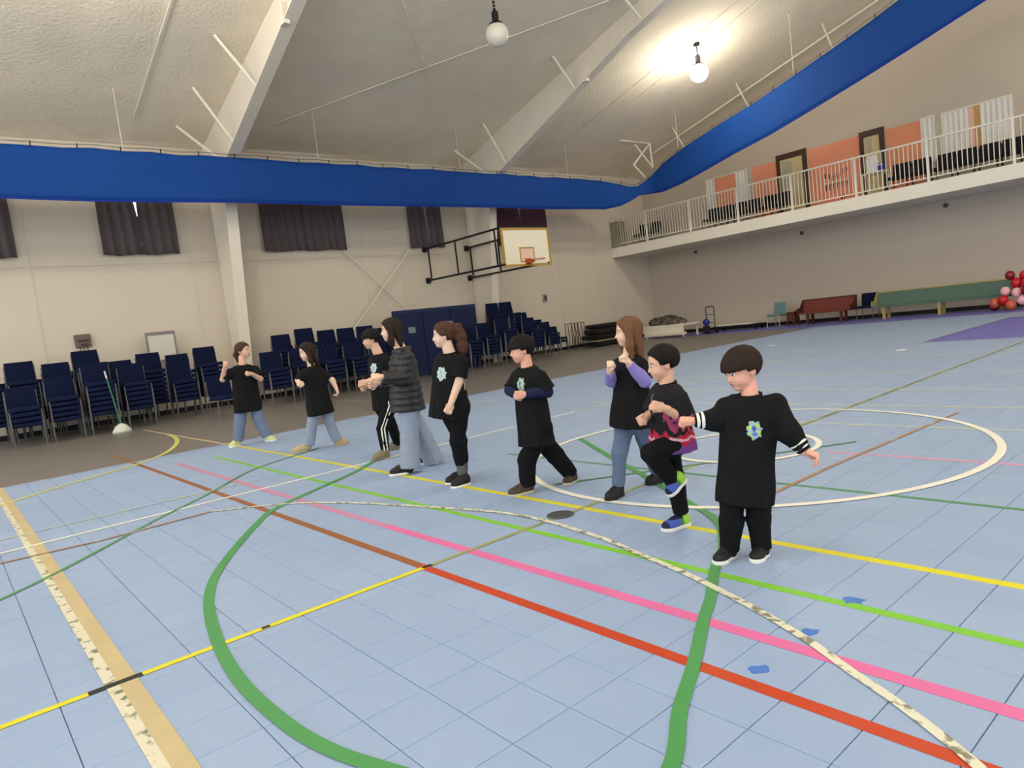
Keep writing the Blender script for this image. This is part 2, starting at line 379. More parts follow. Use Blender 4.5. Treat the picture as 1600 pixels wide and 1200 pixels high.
rod('ceiling_conduit', [rp(-17.6, 17.85), rp(-4, 17.6)], 0.014, M_ceil, 'thin beige conduit beside the lit globe lamp')
rod('ceiling_conduit', [rp(-17.0, 18.6), rp(-4, 18.3)], 0.014, M_ceil, 'second thin beige conduit by the lit globe lamp')
rod('ceiling_pipe', [rp(-17.15, 22.8, 0.08), rp(-3.6, 22.7, 0.08)], 0.035, M_white, 'white pipe following the roof slope near the end wall')
rod('brace_rod', [rp(-17.6, 7.7, 0.06), rp(-10.4, 14.6, 0.06)], 0.014, M_ceil, 'beige bracing rod slanting across the middle roof bay', 'brace rod')
rod('brace_rod', [rp(-17.4, 13.2, 0.1), rp(-10.4, 6.6, 0.1)], 0.014, M_ceil, 'beige bracing rod crossing the other rod in the middle bay', 'brace rod')
rod('wall_brace_rod', [(XL+0.15, 9.9, 4.0), (XL+0.15, 13.6, 0.4)], 0.02, M_steel, 'cream wall bracing rod under the second curtain', 'brace rod')
rod('wall_brace_rod', [(XL+0.2, 12.2, 4.0), (XL+0.2, 8.6, 0.4)], 0.02, M_steel, 'cream wall bracing rod crossing towards the backboard', 'brace rod')
br = empty('ceiling_bracket', (-16.7, 21.3, roofz(-16.7))); tag(br, 'white triangular tube bracket hanging under the roof by the blue curtain bend', 'bracket')
n1 = onplane(968, 219, 0, -16.7); n2 = onplane(1015, 224, 0, -16.7); n3 = onplane(1020, 262, 0, -16.7); n4 = onplane(992, 226, 0, -16.7); n5 = onplane(990, 258, 0, -16.7); n6 = onplane(1008, 277, 0, -16.7)
for (a, b) in ((n1, n2), (n2, n3), (n4, n3), (n5, n6), (n5, n2)):
    q = MB().tube([a, b], 0.035, 6).build('bracket_tube', M_white); q.parent = br; q.matrix_parent_inverse = Matrix.Translation(-Vector(br.location))
for (px, py, x) in ((1043, 225, -15.6), (1165, 155, -12.9), (1305, 58, -9.9)):
    rod('roof_stub', [(x, 22.0, roofz(x)-0.0), (x, 22.7, roofz(x)-0.75)], 0.03, M_white, 'short white brace stub above the blue curtain, ' + {-15.6: 'lowest', -12.9: 'middle', -9.9: 'highest'}[x] + ' of three', 'brace')['group'] = 'brace stubs'

# ---------------------------------------------------------------- windows with curtains on the long wall
M_curt = mat('grey_curtain', (94, 85, 86), 0.95, var=0.15, nscale=8, stretch=(1, 6, 0.5), spec=0.1)
M_curt2 = mat('plum_curtain', (88, 62, 74), 0.95, var=0.2, nscale=8, stretch=(1, 6, 0.5), spec=0.1)
M_glass = mat('daylight_pane', (235, 240, 255), 0.3, emit=5.0)
def curtain_panel(y0, y1, z0, z1, x, m, parent, skew0=0.0, skew1=0.0, ph=0.0):
    ny, nz = 36, 10; V = []; F = []
    for side in (0, 1):
        for i in range(ny+1):
            for j in range(nz+1):
                t = i/ny; s = j/nz
                a = y0+skew0*max(0, s-0.4)/0.6; b = y1+skew1*max(0, s-0.4)/0.6
                y = a+(b-a)*t
                xx = x+0.035*math.sin(t*2*math.pi*(y1-y0)*4.2+ph+0.5*math.sin(3*s))*(0.6+0.4*(1-s))+side*0.012+0.02*math.sin(9*t+ph)
                V.append((xx, y, z0+(z1-z0)*s+0.012*math.sin(7*t+ph)*(1-s)))
    N = (ny+1)*(nz+1)
    def I(s, i, j): return s*N+i*(nz+1)+j
    for i in range(ny):
        for j in range(nz):
            F.append((I(0, i, j), I(0, i, j+1), I(0, i+1, j+1), I(0, i+1, j))); F.append((I(1, i, j), I(1, i+1, j), I(1, i+1, j+1), I(1, i, j+1)))
    for i in range(ny):
        F.append((I(0, i, 0), I(0, i+1, 0), I(1, i+1, 0), I(1, i, 0))); F.append((I(0, i, nz), I(1, i, nz), I(1, i+1, nz), I(0, i+1, nz)))
    for j in range(nz):
        F.append((I(0, 0, j), I(1, 0, j), I(1, 0, j+1), I(0, 0, j+1))); F.append((I(0, ny, j), I(0, ny, j+1), I(1, ny, j+1), I(1, ny, j)))
    return pydata('curtain_panel', V, F, m, parent, True)
specs = [(0.05, 1.86, 1.0, 0, 'half out of view at the first bay', M_curt), (3.56, 5.31, 4.45, 1, 'above the small wall alarm', M_curt), (7.51, 10.05, 8.8, 0, 'widest one, between the two portal frames', M_curt),
         (12.31, 13.62, 12.95, 1, 'narrow one left of the backboard', M_curt), (15.85, 18.41, 17.1, 1, 'plum-tinted one directly behind the backboard', M_curt2)]
for k, (y0, y1, ym, slit, where, mm) in enumerate(specs):
    wroot = empty(f'window_{k+1}', (XL, (y0+y1)/2, 4.2)); tag(wroot, 'high window with frame behind a dark curtain', kind='structure')
    def wp(mb, nm, m_):
        o = mb.build(nm, m_); o.parent = wroot; o.matrix_parent_inverse = Matrix.Translation(-Vector(wroot.location)); return o
    wp(MB().box(XL+0.005, XL+0.02, y0+0.12, y1-0.12, 4.3, 6.0), 'pane', M_glass)
    fr = MB()
    for (a, b, c, d) in ((y0+0.06, y0+0.14, 4.22, 6.08), (y1-0.14, y1-0.06, 4.22, 6.08), (y0+0.06, y1-0.06, 4.22, 4.3), (y0+0.06, y1-0.06, 6.0, 6.08)): fr.box(XL+0.002, XL+0.05, a, b, c, d)
    wp(fr, 'window_frame', M_white)
    cr = empty('window_curtain', (0, 0, 0)); tag(cr, 'dark grey gathered window curtain, ' + where, 'curtain')
    g = 0.09 if slit else 0.0
    curtain_panel(y0, ym, 4.05, 6.3, XL+0.13, mm, cr, 0.03, -g*1.6, 0.3+k); curtain_panel(ym-0.01, y1, 4.05, 6.3, XL+0.13, mm, cr, g*0.6, -0.03, 1.3+k)
    MB().tube([(XL+0.14, y0-0.1, 6.32), (XL+0.14, y1+0.1, 6.32)], 0.015, 8).build('curtain_rod', M_black, cr)

# ---------------------------------------------------------------- blue hung-up divider curtain (L-shaped)
def blue_curtain():
    root = empty('blue_divider_curtain', (0, 0, 0)); tag(root, 'long bright blue vinyl divider curtain slung under the roof', 'divider curtain')
    tops, bots = [], []
    X1 = -17.0
    z_t, z_b = 6.02, 4.93
    for k in range(40):
        y = -3.0+(19.4+3.0)*k/39
        tops.append(np.array([X1+0.03*math.sin(2.2*y), y, z_t+0.015*math.sin(6.0*y)-0.02*(y/20)])); bots.append(np.array([X1+0.05*math.sin(1.3*y+1), y, z_b+0.03*(y/20)+0.015*math.sin(1.1*y)]))
    def pl2(px, py):   # the second run swings slightly into the hall as it climbs
        d = ray(px, py); t = (21-0.15*15.37-0.15*CAM[0]*0)/(d[1]+0.15*d[0]); return CAM+d*t
    kx = [((968, 288), (970, 321)), ((984, 291.5), (986, 313)), ((996, 291), (999, 304.5)), ((1006, 285), (1010, 303)), ((1020, 273), (1022, 301.5)), ((1036, 255), (1036, 299)), ((1060, 236), (1064, 287)), ((1090, 216), (1098, 268)),
          ((1130, 190), (1145, 241)), ((1180, 160), (1205, 209)), ((1240, 118), (1275, 167)), ((1300, 76), (1345, 124)), ((1360, 33), (1415, 80)), ((1410, -5), (1480, 38)), ((1470, -50), (1555, -10)), ((1540, -100), (1640, -60))]
    for i, (a, b) in enumerate(kx):
        if i < 3:
            x = X1+0.25*(i+1); tops.append(onplane(a[0], a[1], 0, x)); bots.append(onplane(b[0], b[1], 0, x))
        else:
            A = pl2(*a); B = pl2(*b); tops.append(A); bots.append(B)
    V = []; F = []; nz = 8; n = len(tops)
    for side in (0, 1):
        for i in range(n):
            t = tops[min(i+1, n-1)]-tops[max(i-1, 0)]; nn = np.array([-t[1], t[0], 0]); nn /= np.linalg.norm(nn)+1e-9
            for j in range(nz+1):
                s = j/nz
                p = tops[i]*(1-s)+bots[i]*s + nn*(0.02*math.sin(math.pi*s)*math.sin(0.9*i)+0.008*math.sin(5*s+i*0.4)) + nn*(side*0.02)
                V.append(p)
    N = n*(nz+1)
    def I(s, i, j): return s*N+i*(nz+1)+j
    for i in range(n-1):
        for j in range(nz):
            F.append((I(0, i, j), I(0, i, j+1), I(0, i+1, j+1), I(0, i+1, j))); F.append((I(1, i, j), I(1, i+1, j), I(1, i+1, j+1), I(1, i, j+1)))
        F.append((I(0, i, 0), I(0, i+1, 0), I(1, i+1, 0), I(1, i, 0))); F.append((I(0, i, nz), I(1, i, nz), I(1, i+1, nz), I(0, i+1, nz)))
    pydata('vinyl_sheet', V, F, M_blue, root, True)
    cab = [t+np.array([0, 0, 0.07]) for t in tops]
    MB().tube(cab, 0.008, 5).build('support_cable', M_chrome, root)
    MB().tube([b+np.array([0, 0, 0.0]) for b in bots], 0.02, 6).build('bottom_hem', mat('blue_hem', (16, 50, 150), 0.5), root)
    L = 0; nxt = 0.3; k = 0
    for i in range(n-1):
        seg = np.linalg.norm(tops[i+1]-tops[i])
        while nxt <= L+seg:
            p = tops[i]+(tops[i+1]-tops[i])*((nxt-L)/seg)
            MB().tube([p+np.array([0, 0, -0.03]), p+np.array([0.01, 0, 0.09])], 0.012, 5).build('tie', M_black, root)
            nxt += 0.82
        L += seg
    # hangers from the roof
    for i in (4, 12, 20, 28, 36, 46, 50, 53):
        p = tops[min(i, n-1)]; MB().tube([p+np.array([0, 0, 0.07]), (p[0], p[1], roofz(p[0])-0.005)], 0.006, 5).build('hanger_wire', M_ceil, root)
blue_curtain()

# ---------------------------------------------------------------- globe lamps
M_globe_off = mat('opal_globe', (222, 214, 200), 0.25, var=0.03, spec=0.5)
M_globe_on = mat('lit_globe', (255, 246, 226), 0.3, emit=85.0)
def globe_lamp(x, y, drop, lit, label):
    z0 = roofz(x); zc = z0-drop
    root = empty('globe_lamp', (x, y, z0)); tag(root, label, 'lamp')
    def pt(mb, n, m_, sm=False):
        return mb.build(n, m_, root, sm)
    pt(MB().lathe([(0.09, -0.05), (0.09, 0.02)], 14), 'ceiling_rose', M_black)
    st = MB().tube([(0, 0, -0.04), (0, 0, -drop+0.45)], 0.018, 6); pt(st, 'stem' if lit else 'chain', M_chrome if lit else M_steel)
    if not lit:
        for k in range(5):
            MB().sphere((0, 0, -drop+0.75-k*0.07), 0.035, 8, 6).build('chain_link', M_black, root)
    pt(MB().lathe([(0.05, -drop+0.5), (0.075, -drop+0.47), (0.075, -drop+0.3), (0.05, -drop+0.26)], 14), 'lamp_holder', M_black if not lit else M_chrome)
    pt(MB().lathe([(0.06, -drop+0.28), (0.15, -drop+0.235), (0.19, -drop+0.18), (0.18, -drop+0.175), (0.05, -drop+0.25)], 20, cap=False), 'gallery_ring', M_black if not lit else M_chrome, True)
    g = MB().sphere((0, 0, -drop), 0.26, 24, 16); pt(g, 'globe', M_globe_on if lit else M_globe_off, True)
    return root
globe_lamp(-11.82, 18.22, 0.82, True, 'lit white globe pendant lamp glowing on the ceiling')
globe_lamp(-11.8, 10.55, 1.06, False, 'unlit opal globe lamp hanging on a dark chain')
for (x, y) in ((-11.8, 2.7), (-11.8, -4.6), (5.3, 18.2), (5.3, 10.5), (5.3, 2.7), (5.3, -4.6), (-3.25, 14.5), (-3.25, 7.0), (-3.25, -0.5)):  # lamps out of view; the ridge row is added to even out the light
    globe_lamp(x, y, 0.82, True, 'unseen lit globe pendant lamp, extra light for the open hall')['group'] = 'unseen globe lamps'

# ---------------------------------------------------------------- stacking chairs
def make_chair(fab, fab2, metal, name='stacking_chair'):
    # faces +x, seat front at x=+0.24, feet on z=0
    root = empty(name)
    MB().box(-0.21, 0.24, -0.255, 0.255, 0.385, 0.47, 0.024).build('seat', fab, root, True)
    bk = MB(); M = Matrix.Translation((-0.235, 0, 0.65)) @ Matrix.Rotation(math.radians(-11), 4, 'Y')
    bk.box(-0.015, 0.015, -0.255, 0.255, -0.19, 0.225, 0.012, M); bk.build('backrest', fab2, root, True)
    for s in (-1, 1):
        MB().tube([(0.23, s*0.262, 0.0), (0.205, s*0.262, 0.40)], 0.0125, 6).build('leg', metal, root)
        MB().tube([(-0.27, s*0.262, 0.0), (-0.20, s*0.262, 0.40), (-0.255, s*0.262, 0.5), (-0.275, s*0.262, 0.8)], 0.0125, 6).build('leg', metal, root)
    fr = MB().tube([(0.21, -0.262, 0.395), (0.21, 0.262, 0.395)], 0.011, 6); fr.tube([(-0.2, -0.262, 0.395), (-0.2, 0.262, 0.395)], 0.011, 6)
    for s in (-1, 1): fr.tube([(0.21, s*0.262, 0.395), (-0.2, s*0.262, 0.395)], 0.011, 6)
    fr.build('seat_frame', M_black, root)
    return root
chair0 = make_chair(M_navy, M_navyd, M_chrome); used = [False]
DZ = 0.103
def put_chair(x, y, z, rz, label, group, proto=None):
    global chair0
    if proto is None:
        if not used[0]: o = chair0; used[0] = True
        else: o = copy_tree(chair0)
    else: o = copy_tree(proto)
    o.location = (x, y, z); o.rotation_euler = (0, 0, rz); tag(o, label, 'chair', group); return o
ORD = ['lowest', 'second from the floor', 'third from the floor', 'fourth from the floor', 'fifth from the floor', 'sixth from the floor', 'seventh from the floor', 'eighth from the floor', 'ninth from the floor', 'tenth from the floor', 'eleventh from the floor']
def stack(x, y, n, where, group, rz=0.0):
    jx = random.uniform(-0.03, 0.03); rz += random.uniform(-0.05, 0.05)
    for k in range(n):
        put_chair(x+jx+0.014*k-0.006*n, y+0.006*math.sin(k*1.7+y), k*DZ, rz+0.015*math.sin(k*2.1+x), 'navy chair, ' + ('topmost' if k == n-1 else ORD[k]) + ', in the ' + where, group)
GF = 'front row of navy chair stacks'; GB = 'rear row of navy chair stacks'; GC = 'navy chair stacks in the far corner'
# front row (front feet near x=-16.3)
for (x, y, n, wh) in ((-16.62, 1.28, 4, 'shortest stack before the mop'), (-16.62, 1.95, 5, 'second stack before the mop'), (-16.62, 2.62, 7, 'stack right beside the mop'), (-16.75, 3.32, 6, 'first stack past the mop'),
                      (-17.15, 4.4, 5, 'recessed stack past the mop')):
    stack(x, y, n, wh, GF)
put_chair(-15.35, 4.72, 0.0, 0.1, 'single navy chair standing alone in front of the stacks', None)
chairs_last = bpy.context.scene.collection.objects[-1]
for (x, y, n, wh) in ((-16.2, 6.23, 5, 'stack behind the girl with raised fist'), (-16.6, 7.1, 5, 'stack between the two girls in jeans'), (-16.6, 7.85, 5, 'stack behind the long-haired girl'), (-16.7, 8.65, 5, 'stack left of the boy with striped trousers'), (-16.75, 9.45, 5, 'last stack before the blue panel')):
    stack(x, y, n, wh, GF)
# rear row, tops from the silhouette
REAR = ((0.78, 1.62, 'first rear stack before the shortest one'), (1.42, 1.64, 'rear stack behind the shortest one'), (2.06, 1.58, 'rear stack behind the five-chair one'), (2.66, 1.80, 'tall rear stack below the wall alarm'), (3.3, 1.46, 'low rear stack behind the mop'), (3.92, 1.6, 'rear stack between mop and notice board'),
        (4.55, 1.5, 'rear stack before the notice board'), (5.2, 1.56, 'rear stack between notice board and column'), (7.15, 1.66, 'rear stack just past the column'), (7.8, 1.76, 'second rear stack past the column'), (8.45, 1.64, 'third rear stack past the column'), (9.05, 1.66, 'fourth rear stack past the column'),
        (9.65, 1.64, 'fifth rear stack past the column'), (10.25, 1.62, 'rear stack touching the blue panel'))
for (y, zt, wh) in REAR:
    n = max(1, int(round((zt-0.86)/DZ))+1)
    stack(-17.75, y, n, wh, GB)
# far corner group
for (x, y, n, wh) in ((-17.8, 15.02, 12, 'tallest stack under the backboard'), (-17.8, 14.44, 12, 'second tall stack under the backboard'), (-17.85, 15.75, 8, 'stack past the tallest one'), (-17.85, 16.45, 5, 'five-chair stack in the far corner'), (-17.8, 17.1, 2, 'short stack by the metal frames'),
                      (-17.0, 13.4, 6, 'stack before the blue panel'), (-17.0, 12.7, 5, 'stack beside the ponytail girl'), (-17.0, 14.1, 7, 'stack just past the blue panel'), (-17.05, 15.35, 6, 'low stack before the tallest one'), (-17.1, 16.1, 4, 'four-chair stack in the far corner')):
    stack(x, y, n, wh, GC)
# a third row tight against the wall fills the gaps
for (y, n, wh) in ((1.1, 5, 'wall-side stack behind the shortest one'), (1.75, 5, 'wall-side stack before the wall alarm'), (2.38, 6, 'wall-side stack under the wall alarm'), (3.0, 5, 'wall-side stack behind the mop'), (3.62, 5, 'wall-side stack before the notice board'), (7.5, 6, 'wall-side stack past the column'),
                   (8.15, 6, 'second wall-side stack past the column'), (8.78, 6, 'third wall-side stack past the column'), (9.4, 6, 'fourth wall-side stack past the column'), (10.0, 6, 'fifth wall-side stack past the column')):
    stack(-18.5, y, n, wh, GB)
# tall folded blue panel behind the chairs
pr = empty('folded_panel', (-17.8, 12.05, 0)); tag(pr, 'tall dark blue folded panel standing upright among the chair stacks', 'panel')
for k, (a, b) in enumerate(((-1.52, -0.52), (-0.5, 0.5), (0.52, 1.52))):
    MB().box(-0.05, 0.05, a, b, 0.02, 2.0, 0.015).build('panel_leaf', mat('panel_blue', (19, 30, 66), 0.7, var=0.1), pr)
MB().box(-0.045, 0.055, -1.52, 1.52, 1.93, 2.03, 0.01).build('top_rail', mat('panel_rail', (26, 38, 80), 0.6), pr)
for s in (-1.4, 1.4):
    MB().box(-0.25, 0.25, s-0.03, s+0.03, 0.0, 0.05).build('foot', M_chrome, pr)
for (y, z) in ((-0.95, 1.42), (0.45, 1.48)):
    MB().box(0.05, 0.06, y-0.12, y+0.12, z-0.09, z+0.09).build('grey_patch', mat('patch_grey', (120, 130, 134), 0.7), pr)

# ---------------------------------------------------------------- backboard
bb = empty('basketball_backboard', (XL, 13.75, 3.5)); tag(bb, 'white basketball backboard with gold border on black wall arms', 'backboard')
def bp(mb, n, m_, par=None, sm=False):
    o = mb.build(n, m_, None, sm); o.parent = par or bb
    L = Vector(bb.location); o.matrix_parent_inverse = Matrix.Translation(-L) if par is None else Matrix.Identity(4)
    return o
XB = -15.2; y0, y1, z0, z1 = 12.86, 14.70, 2.89, 3.98
M_gold = mat('gold_paint', (178, 142, 60), 0.5); M_board = mat('board_white', (238, 230, 208), 0.45, var=0.03); M_orange = mat('rim_orange', (176, 78, 40), 0.5)
bp(MB().box(XB-0.03, XB, y0, y1, z0, z1, 0.004), 'board', M_board)
fr = MB()
for (a, b, c, d) in ((y0-0.01, y1+0.01, z1-0.055, z1+0.01), (y0-0.01, y1+0.01, z0-0.01, z0+0.055), (y0-0.01, y0+0.055, z0+0.055, z1-0.055), (y1-0.055, y1+0.01, z0+0.055, z1-0.055)): fr.box(XB-0.035, XB+0.008, a, b, c, d)
bp(fr, 'board_border', M_gold)
sq = MB(); ya, yb, za, zb = 13.48, 14.06, 2.99, 3.43
for (a, b, c, d) in ((ya, yb, zb-0.045, zb), (ya, yb, za, za+0.045), (ya, ya+0.045, za+0.045, zb-0.045), (yb-0.045, yb, za+0.045, zb-0.045)): sq.box(XB, XB+0.004, a, b, c, d)
bp(sq, 'target_square', M_gold)
bp(MB().box(XB, XB+0.003, ya+0.045, yb-0.045, za+0.045, zb-0.045), 'target_field', mat('target_pink', (232, 196, 176), 0.5))
rim = MB(); RC = (XB+0.40, 13.77, 3.02)
rim.tube([(RC[0]+0.228*math.cos(t*math.pi/16), RC[1]+0.228*math.sin(t*math.pi/16), RC[2]) for t in range(33)], 0.011, 6, cap=False)
bp(rim, 'rim', M_orange)
bp(MB().box(XB, XB+0.16, 13.69, 13.85, 2.95, 3.05, 0.01).box(XB, XB+0.02, 13.66, 13.88, 2.9, 3.1, 0.004), 'rim_bracket', M_orange)
for (ya_, first) in ((12.86, True), (14.58, False)):
    for z in (2.98, 4.0):
        if z > 3.5: bp(MB().tube([(XL+0.04, ya_, z), (XB-0.05 if first else XB-1.9+1.8, ya_, z)], 0.032, 8), 'support_arm', M_black)
        else: bp(MB().tube([(XL+0.04, ya_, z), (XB+0.02, ya_, z-0.03)], 0.032, 8), 'support_arm', M_black)
        bp(MB().box(XL+0.025, XL+0.06, ya_-0.09, ya_+0.09, z-0.09, z+0.09, 0.01), 'wall_plate', M_black)
    for x in (XL+0.25, XL+1.75, XB-0.3):
        bp(MB().tube([(x, ya_, 2.98), (x, ya_, 4.0)], 0.028, 8), 'strut', M_black)
bp(MB().tube([(XB-0.05, 12.86, 4.0), (XB-0.05, 14.58, 4.0)], 0.03, 8), 'cross_tube', M_black)
bp(MB().tube([(XB-0.05, 12.86, 2.96), (XB-0.05, 14.58, 2.96)], 0.03, 8), 'cross_tube', M_black)

# ---------------------------------------------------------------- balcony
YBF = 22.1
bs = MB().box(XL, XR, YBF, YE, 3.44, 3.83); tag(bs.build('balcony_slab', M_white), 'cream balcony slab along the end wall', kind='structure')
rl = empty('balcony_railing', (XL, YBF+0.06, 3.83)); tag(rl, 'white metal balcony railing with thin balusters', 'railing')
def rp_(mb, n, m_):
    o = mb.build(n, m_); o.parent = rl; o.matrix_parent_inverse = Matrix.Translation(-Vector(rl.location)); return o
yr = YBF+0.06; XEND = 0.0
rp_(MB().box(-18.75, XEND, yr-0.025, yr+0.025, 4.97, 5.02, 0.008), 'top_rail', M_white); rp_(MB().box(-18.75, XEND, yr-0.015, yr+0.015, 3.93, 3.96), 'bottom_rail', M_white)
for x in (-17.35, -15.33, -13.34, -11.36, -9.32, -7.33, -5.31, -3.3, -1.3):
    rp_(MB().box(x-0.03, x+0.03, yr-0.03, yr+0.03, 3.83, 4.98), 'post', M_white)
bal = MB().box(-0.009, 0.009, -0.009, 0.009, 3.955, 4.972); b0 = rp_(bal, 'baluster', M_white); bx = -18.68; b0.location = (bx, yr, 0)
while bx < XEND-0.1:
    bx += 0.122
    if min(abs(bx-p) for p in (-17.35, -15.33, -13.34, -11.36, -9.32, -7.33, -5.31, -3.3, -1.3)) < 0.05: continue
    c = b0.copy(); COL.objects.link(c); c.parent = rl; c.matrix_parent_inverse = b0.matrix_parent_inverse.copy(); c.location = (bx, yr, 0)
o = MB().box(XL+0.03, -18.76, YBF+0.02, YBF+0.5, 3.83, 4.88, 0.01).build('end_cabinet', mat('cabinet_grey', (150, 140, 124), 0.6)); tag(o, 'beige boxed end at the far end of the railing', 'cabinet')
MB().box(XL+0.03, -18.74, YBF+0.0, YBF+0.52, 4.88, 4.92).build('cap', M_steel, o)
# things on the back wall of the balcony
M_or = mat('orange_paint', (232, 150, 118), 0.6, var=0.05); M_or2 = mat('orange_dim', (222, 146, 108), 0.6, var=0.05)
M_brown = mat('brown_frame', (72, 48, 38), 0.5); M_curw = mat('white_curtain', (226, 222, 216), 0.9, var=0.08, nscale=6, stretch=(8, 1, 0.3)); M_cream = mat('cream_leaf', (206, 188, 142), 0.6)
def panel(n, x0, x1, z0, z1, m_, label, dep=0.015):
    o = MB().box(x0, x1, YE-dep, YE, z0, z1).build(n, m_); tag(o, label, kind='structure'); return o
panel('trim_1', -13.95, -12.97, 3.83, 5.96, M_or, 'orange painted panel left of the first brown door')
p2 = panel('trim_2', -11.80, -10.04, 3.83, 6.05, M_or, 'large orange panel with dark lettering between the brown doors')
panel('trim_3', -9.22, -8.15, 3.83, 6.0, M_or2, 'orange panel right of the second brown door')
# lettering: two rows of dark strokes
ML = mat('dark_lettering', (92, 58, 46), 0.7)
for k in range(7):
    x = -11.25+0.125*k; curve = 0.05*abs(k-2.2)-0.05
    MB().box(x-0.028, x+0.028, YE-0.025, YE-0.015, 4.86+curve, 5.02+curve+0.02*(k % 2)).build('letter', ML, p2)
    MB().box(x-0.045, x+0.045, YE-0.025, YE-0.015, 4.66, 4.69).build('letter', ML, p2); MB().box(x-0.02, x+0.02, YE-0.025, YE-0.015, 4.5, 4.66).build('letter', ML, p2)
MB().box(-11.27, -10.45, YE-0.02, YE-0.015, 4.745, 4.765).build('letter_rule', M_white, p2)
MB().box(-10.78, -10.70, YE-0.025, YE-0.015, 4.15, 4.28).build('letter', ML, p2); MB().box(-10.66, -10.6, YE-0.025, YE-0.015, 4.17, 4.28).build('letter', ML, p2)
def door(n, x0, x1, label):
    root = empty(n, (0, 0, 0)); tag(root, label, kind='structure')
    fr = MB(); fr.box(x0, x0+0.12, YE-0.08, YE, 3.83, 6.12); fr.box(x1-0.14, x1, YE-0.08, YE, 3.83, 6.12); fr.box(x0+0.12, x1-0.14, YE-0.08, YE, 5.93, 6.12); fr.build('door_frame', M_brown, root)
    MB().box(x0+0.12, x1-0.14, YE-0.03, YE-0.002, 3.83, 5.93).build('door_leaf', M_cream, root)
    xm = (x0+x1)/2; MB().box(x0+0.2, xm, YE-0.036, YE-0.03, 4.9, 5.85).build('door_pane', mat('pane_grey', (176, 170, 150), 0.3), root)
    MB().sphere((x1-0.2, YE-0.06, 4.85), 0.03, 8, 6).build('door_knob', M_chrome, root)
door('door_1', -12.96, -11.85, 'brown framed door on the balcony, left of the lettering'); door('door_2', -10.03, -9.27, 'brown framed door on the balcony, right of the lettering')
def bwin(n, x0, x1, z0, z1, label, parts):
    root = empty(n, (0, 0, 0)); tag(root, label, kind='structure')
    fr = MB(); fr.box(x0-0.05, x1+0.05, YE-0.04, YE, z1, z1+0.05); fr.box(x0-0.05, x0, YE-0.04, YE, z0, z1); fr.box(x1, x1+0.05, YE-0.04, YE, z0, z1); fr.box(x0-0.05, x1+0.05, YE-0.04, YE, z0-0.05, z0)
    fr.build('window_frame', M_white, root)
    for (a, b, m_, nm) in parts:
        if nm == 'curtain':
            V = []; F = []; ny = 30
            for i in range(ny+1):
                x = a+(b-a)*i/ny; d = 0.02+0.015*math.sin((x-a)*45)
                V += [(x, YE-d-0.012, z0), (x, YE-d-0.012, z1), (x, YE-0.001, z0), (x, YE-0.001, z1)]
            for i in range(ny): k = 4*i; F += [(k, k+1, k+5, k+4), (k+2, k+6, k+7, k+3), (k+1, k+3, k+7, k+5), (k, k+4, k+6, k+2)]
            pydata('window_curtain', V, F, m_, root)
        else: MB().box(a, b, YE-0.012, YE-0.001, z0, z1).build(nm, m_, root)
bwin('window_6', -15.93, -14.22, 4.7, 5.92, 'balcony window showing orange between white curtains', [(-15.93, -15.58, M_curw, 'curtain'), (-15.58, -14.66, M_or, 'pane'), (-14.66, -14.22, M_curw, 'curtain')])
bwin('window_7', -8.15, -7.85, 4.7, 6.0, 'narrow balcony window with white curtain', [(-8.15, -7.85, M_curw, 'curtain')])
bwin('window_8', -7.58, -5.86, 4.6, 5.98, 'wide balcony window with white curtains and tan mullion', [(-7.58, -6.92, M_curw, 'curtain'), (-6.92, -6.78, mat('pink_strip', (226, 186, 168), 0.7), 'pane'), (-6.78, -6.62, mat('tan_strip', (196, 152, 92), 0.6), 'mullion'), (-6.62, -5.86, M_curw, 'curtain')])
for (px, py) in ((1478, 321), (1253, 364), (1087, 394)):
    g = onplane(px, py, 1, YE); o = MB().lathe([(0.07, 0), (0.07, 0.04), (0.03, 0.06)], 12, Matrix.Translation((g[0], YE, g[2])) @ Matrix.Rotation(math.pi/2, 4, 'X')).build('wall_fixture', mat('fixture_dark', (86, 80, 80), 0.6)); tag(o, 'small round dark fixture under the balcony, ' + {1478: 'above the green pew', 1253: 'above the red pew', 1087: 'above the hand truck'}[px], 'fixture', 'fixtures under the balcony')
blk = make_chair(mat('black_fabric', (20, 20, 24), 0.95), mat('black_fabric_b', (26, 26, 30), 0.95), M_black, 'balcony_chair')
first = [True]; NTH = ['first', 'second', 'third', 'fourth', 'fifth', 'sixth', 'seventh', 'eighth']
def bchair(x, y, rz, label):
    o = blk if first[0] else copy_tree(blk); first[0] = False
    o.location = (x, y, 3.83); o.rotation_euler = (0, 0, rz); tag(o, label, 'chair', 'black chairs on the balcony')
for k, x in enumerate((-7.3, -6.75, -6.2, -5.65, -5.1, -4.55)): bchair(x, 23.3, -math.pi/2, 'black balcony chair by the wide window, %s from the white table' % NTH[k+2])
for k, x in enumerate((-8.45, -7.9)): bchair(x, 23.15, -math.pi/2, 'black balcony chair, %s from the white table' % NTH[k])
for k, x in enumerate((-15.2, -14.65, -14.1, -13.5, -12.9, -12.35)): bchair(x, 23.35, -math.pi/2, 'black balcony chair, %s from the large lettered orange panel' % NTH[5-k])
for k, x in enumerate((-18.5, -17.9)): bchair(x, 23.2, -math.pi/2, 'black balcony chair, %s from the boxed railing end' % NTH[k])
tb = empty('balcony_table', (-9.15, 23.2, 3.83)); tag(tb, 'small white table on the balcony by the second door', 'table')
MB().box(-0.35, 0.35, -0.3, 0.3, 0.70, 0.74, 0.008).build('table_top', M_white, tb)
for sx in (-1, 1):
    for sy in (-1, 1): MB().box(sx*0.3-0.02, sx*0.3+0.02, sy*0.25-0.02, sy*0.25+0.02, 0, 0.70).build('leg', M_white, tb)
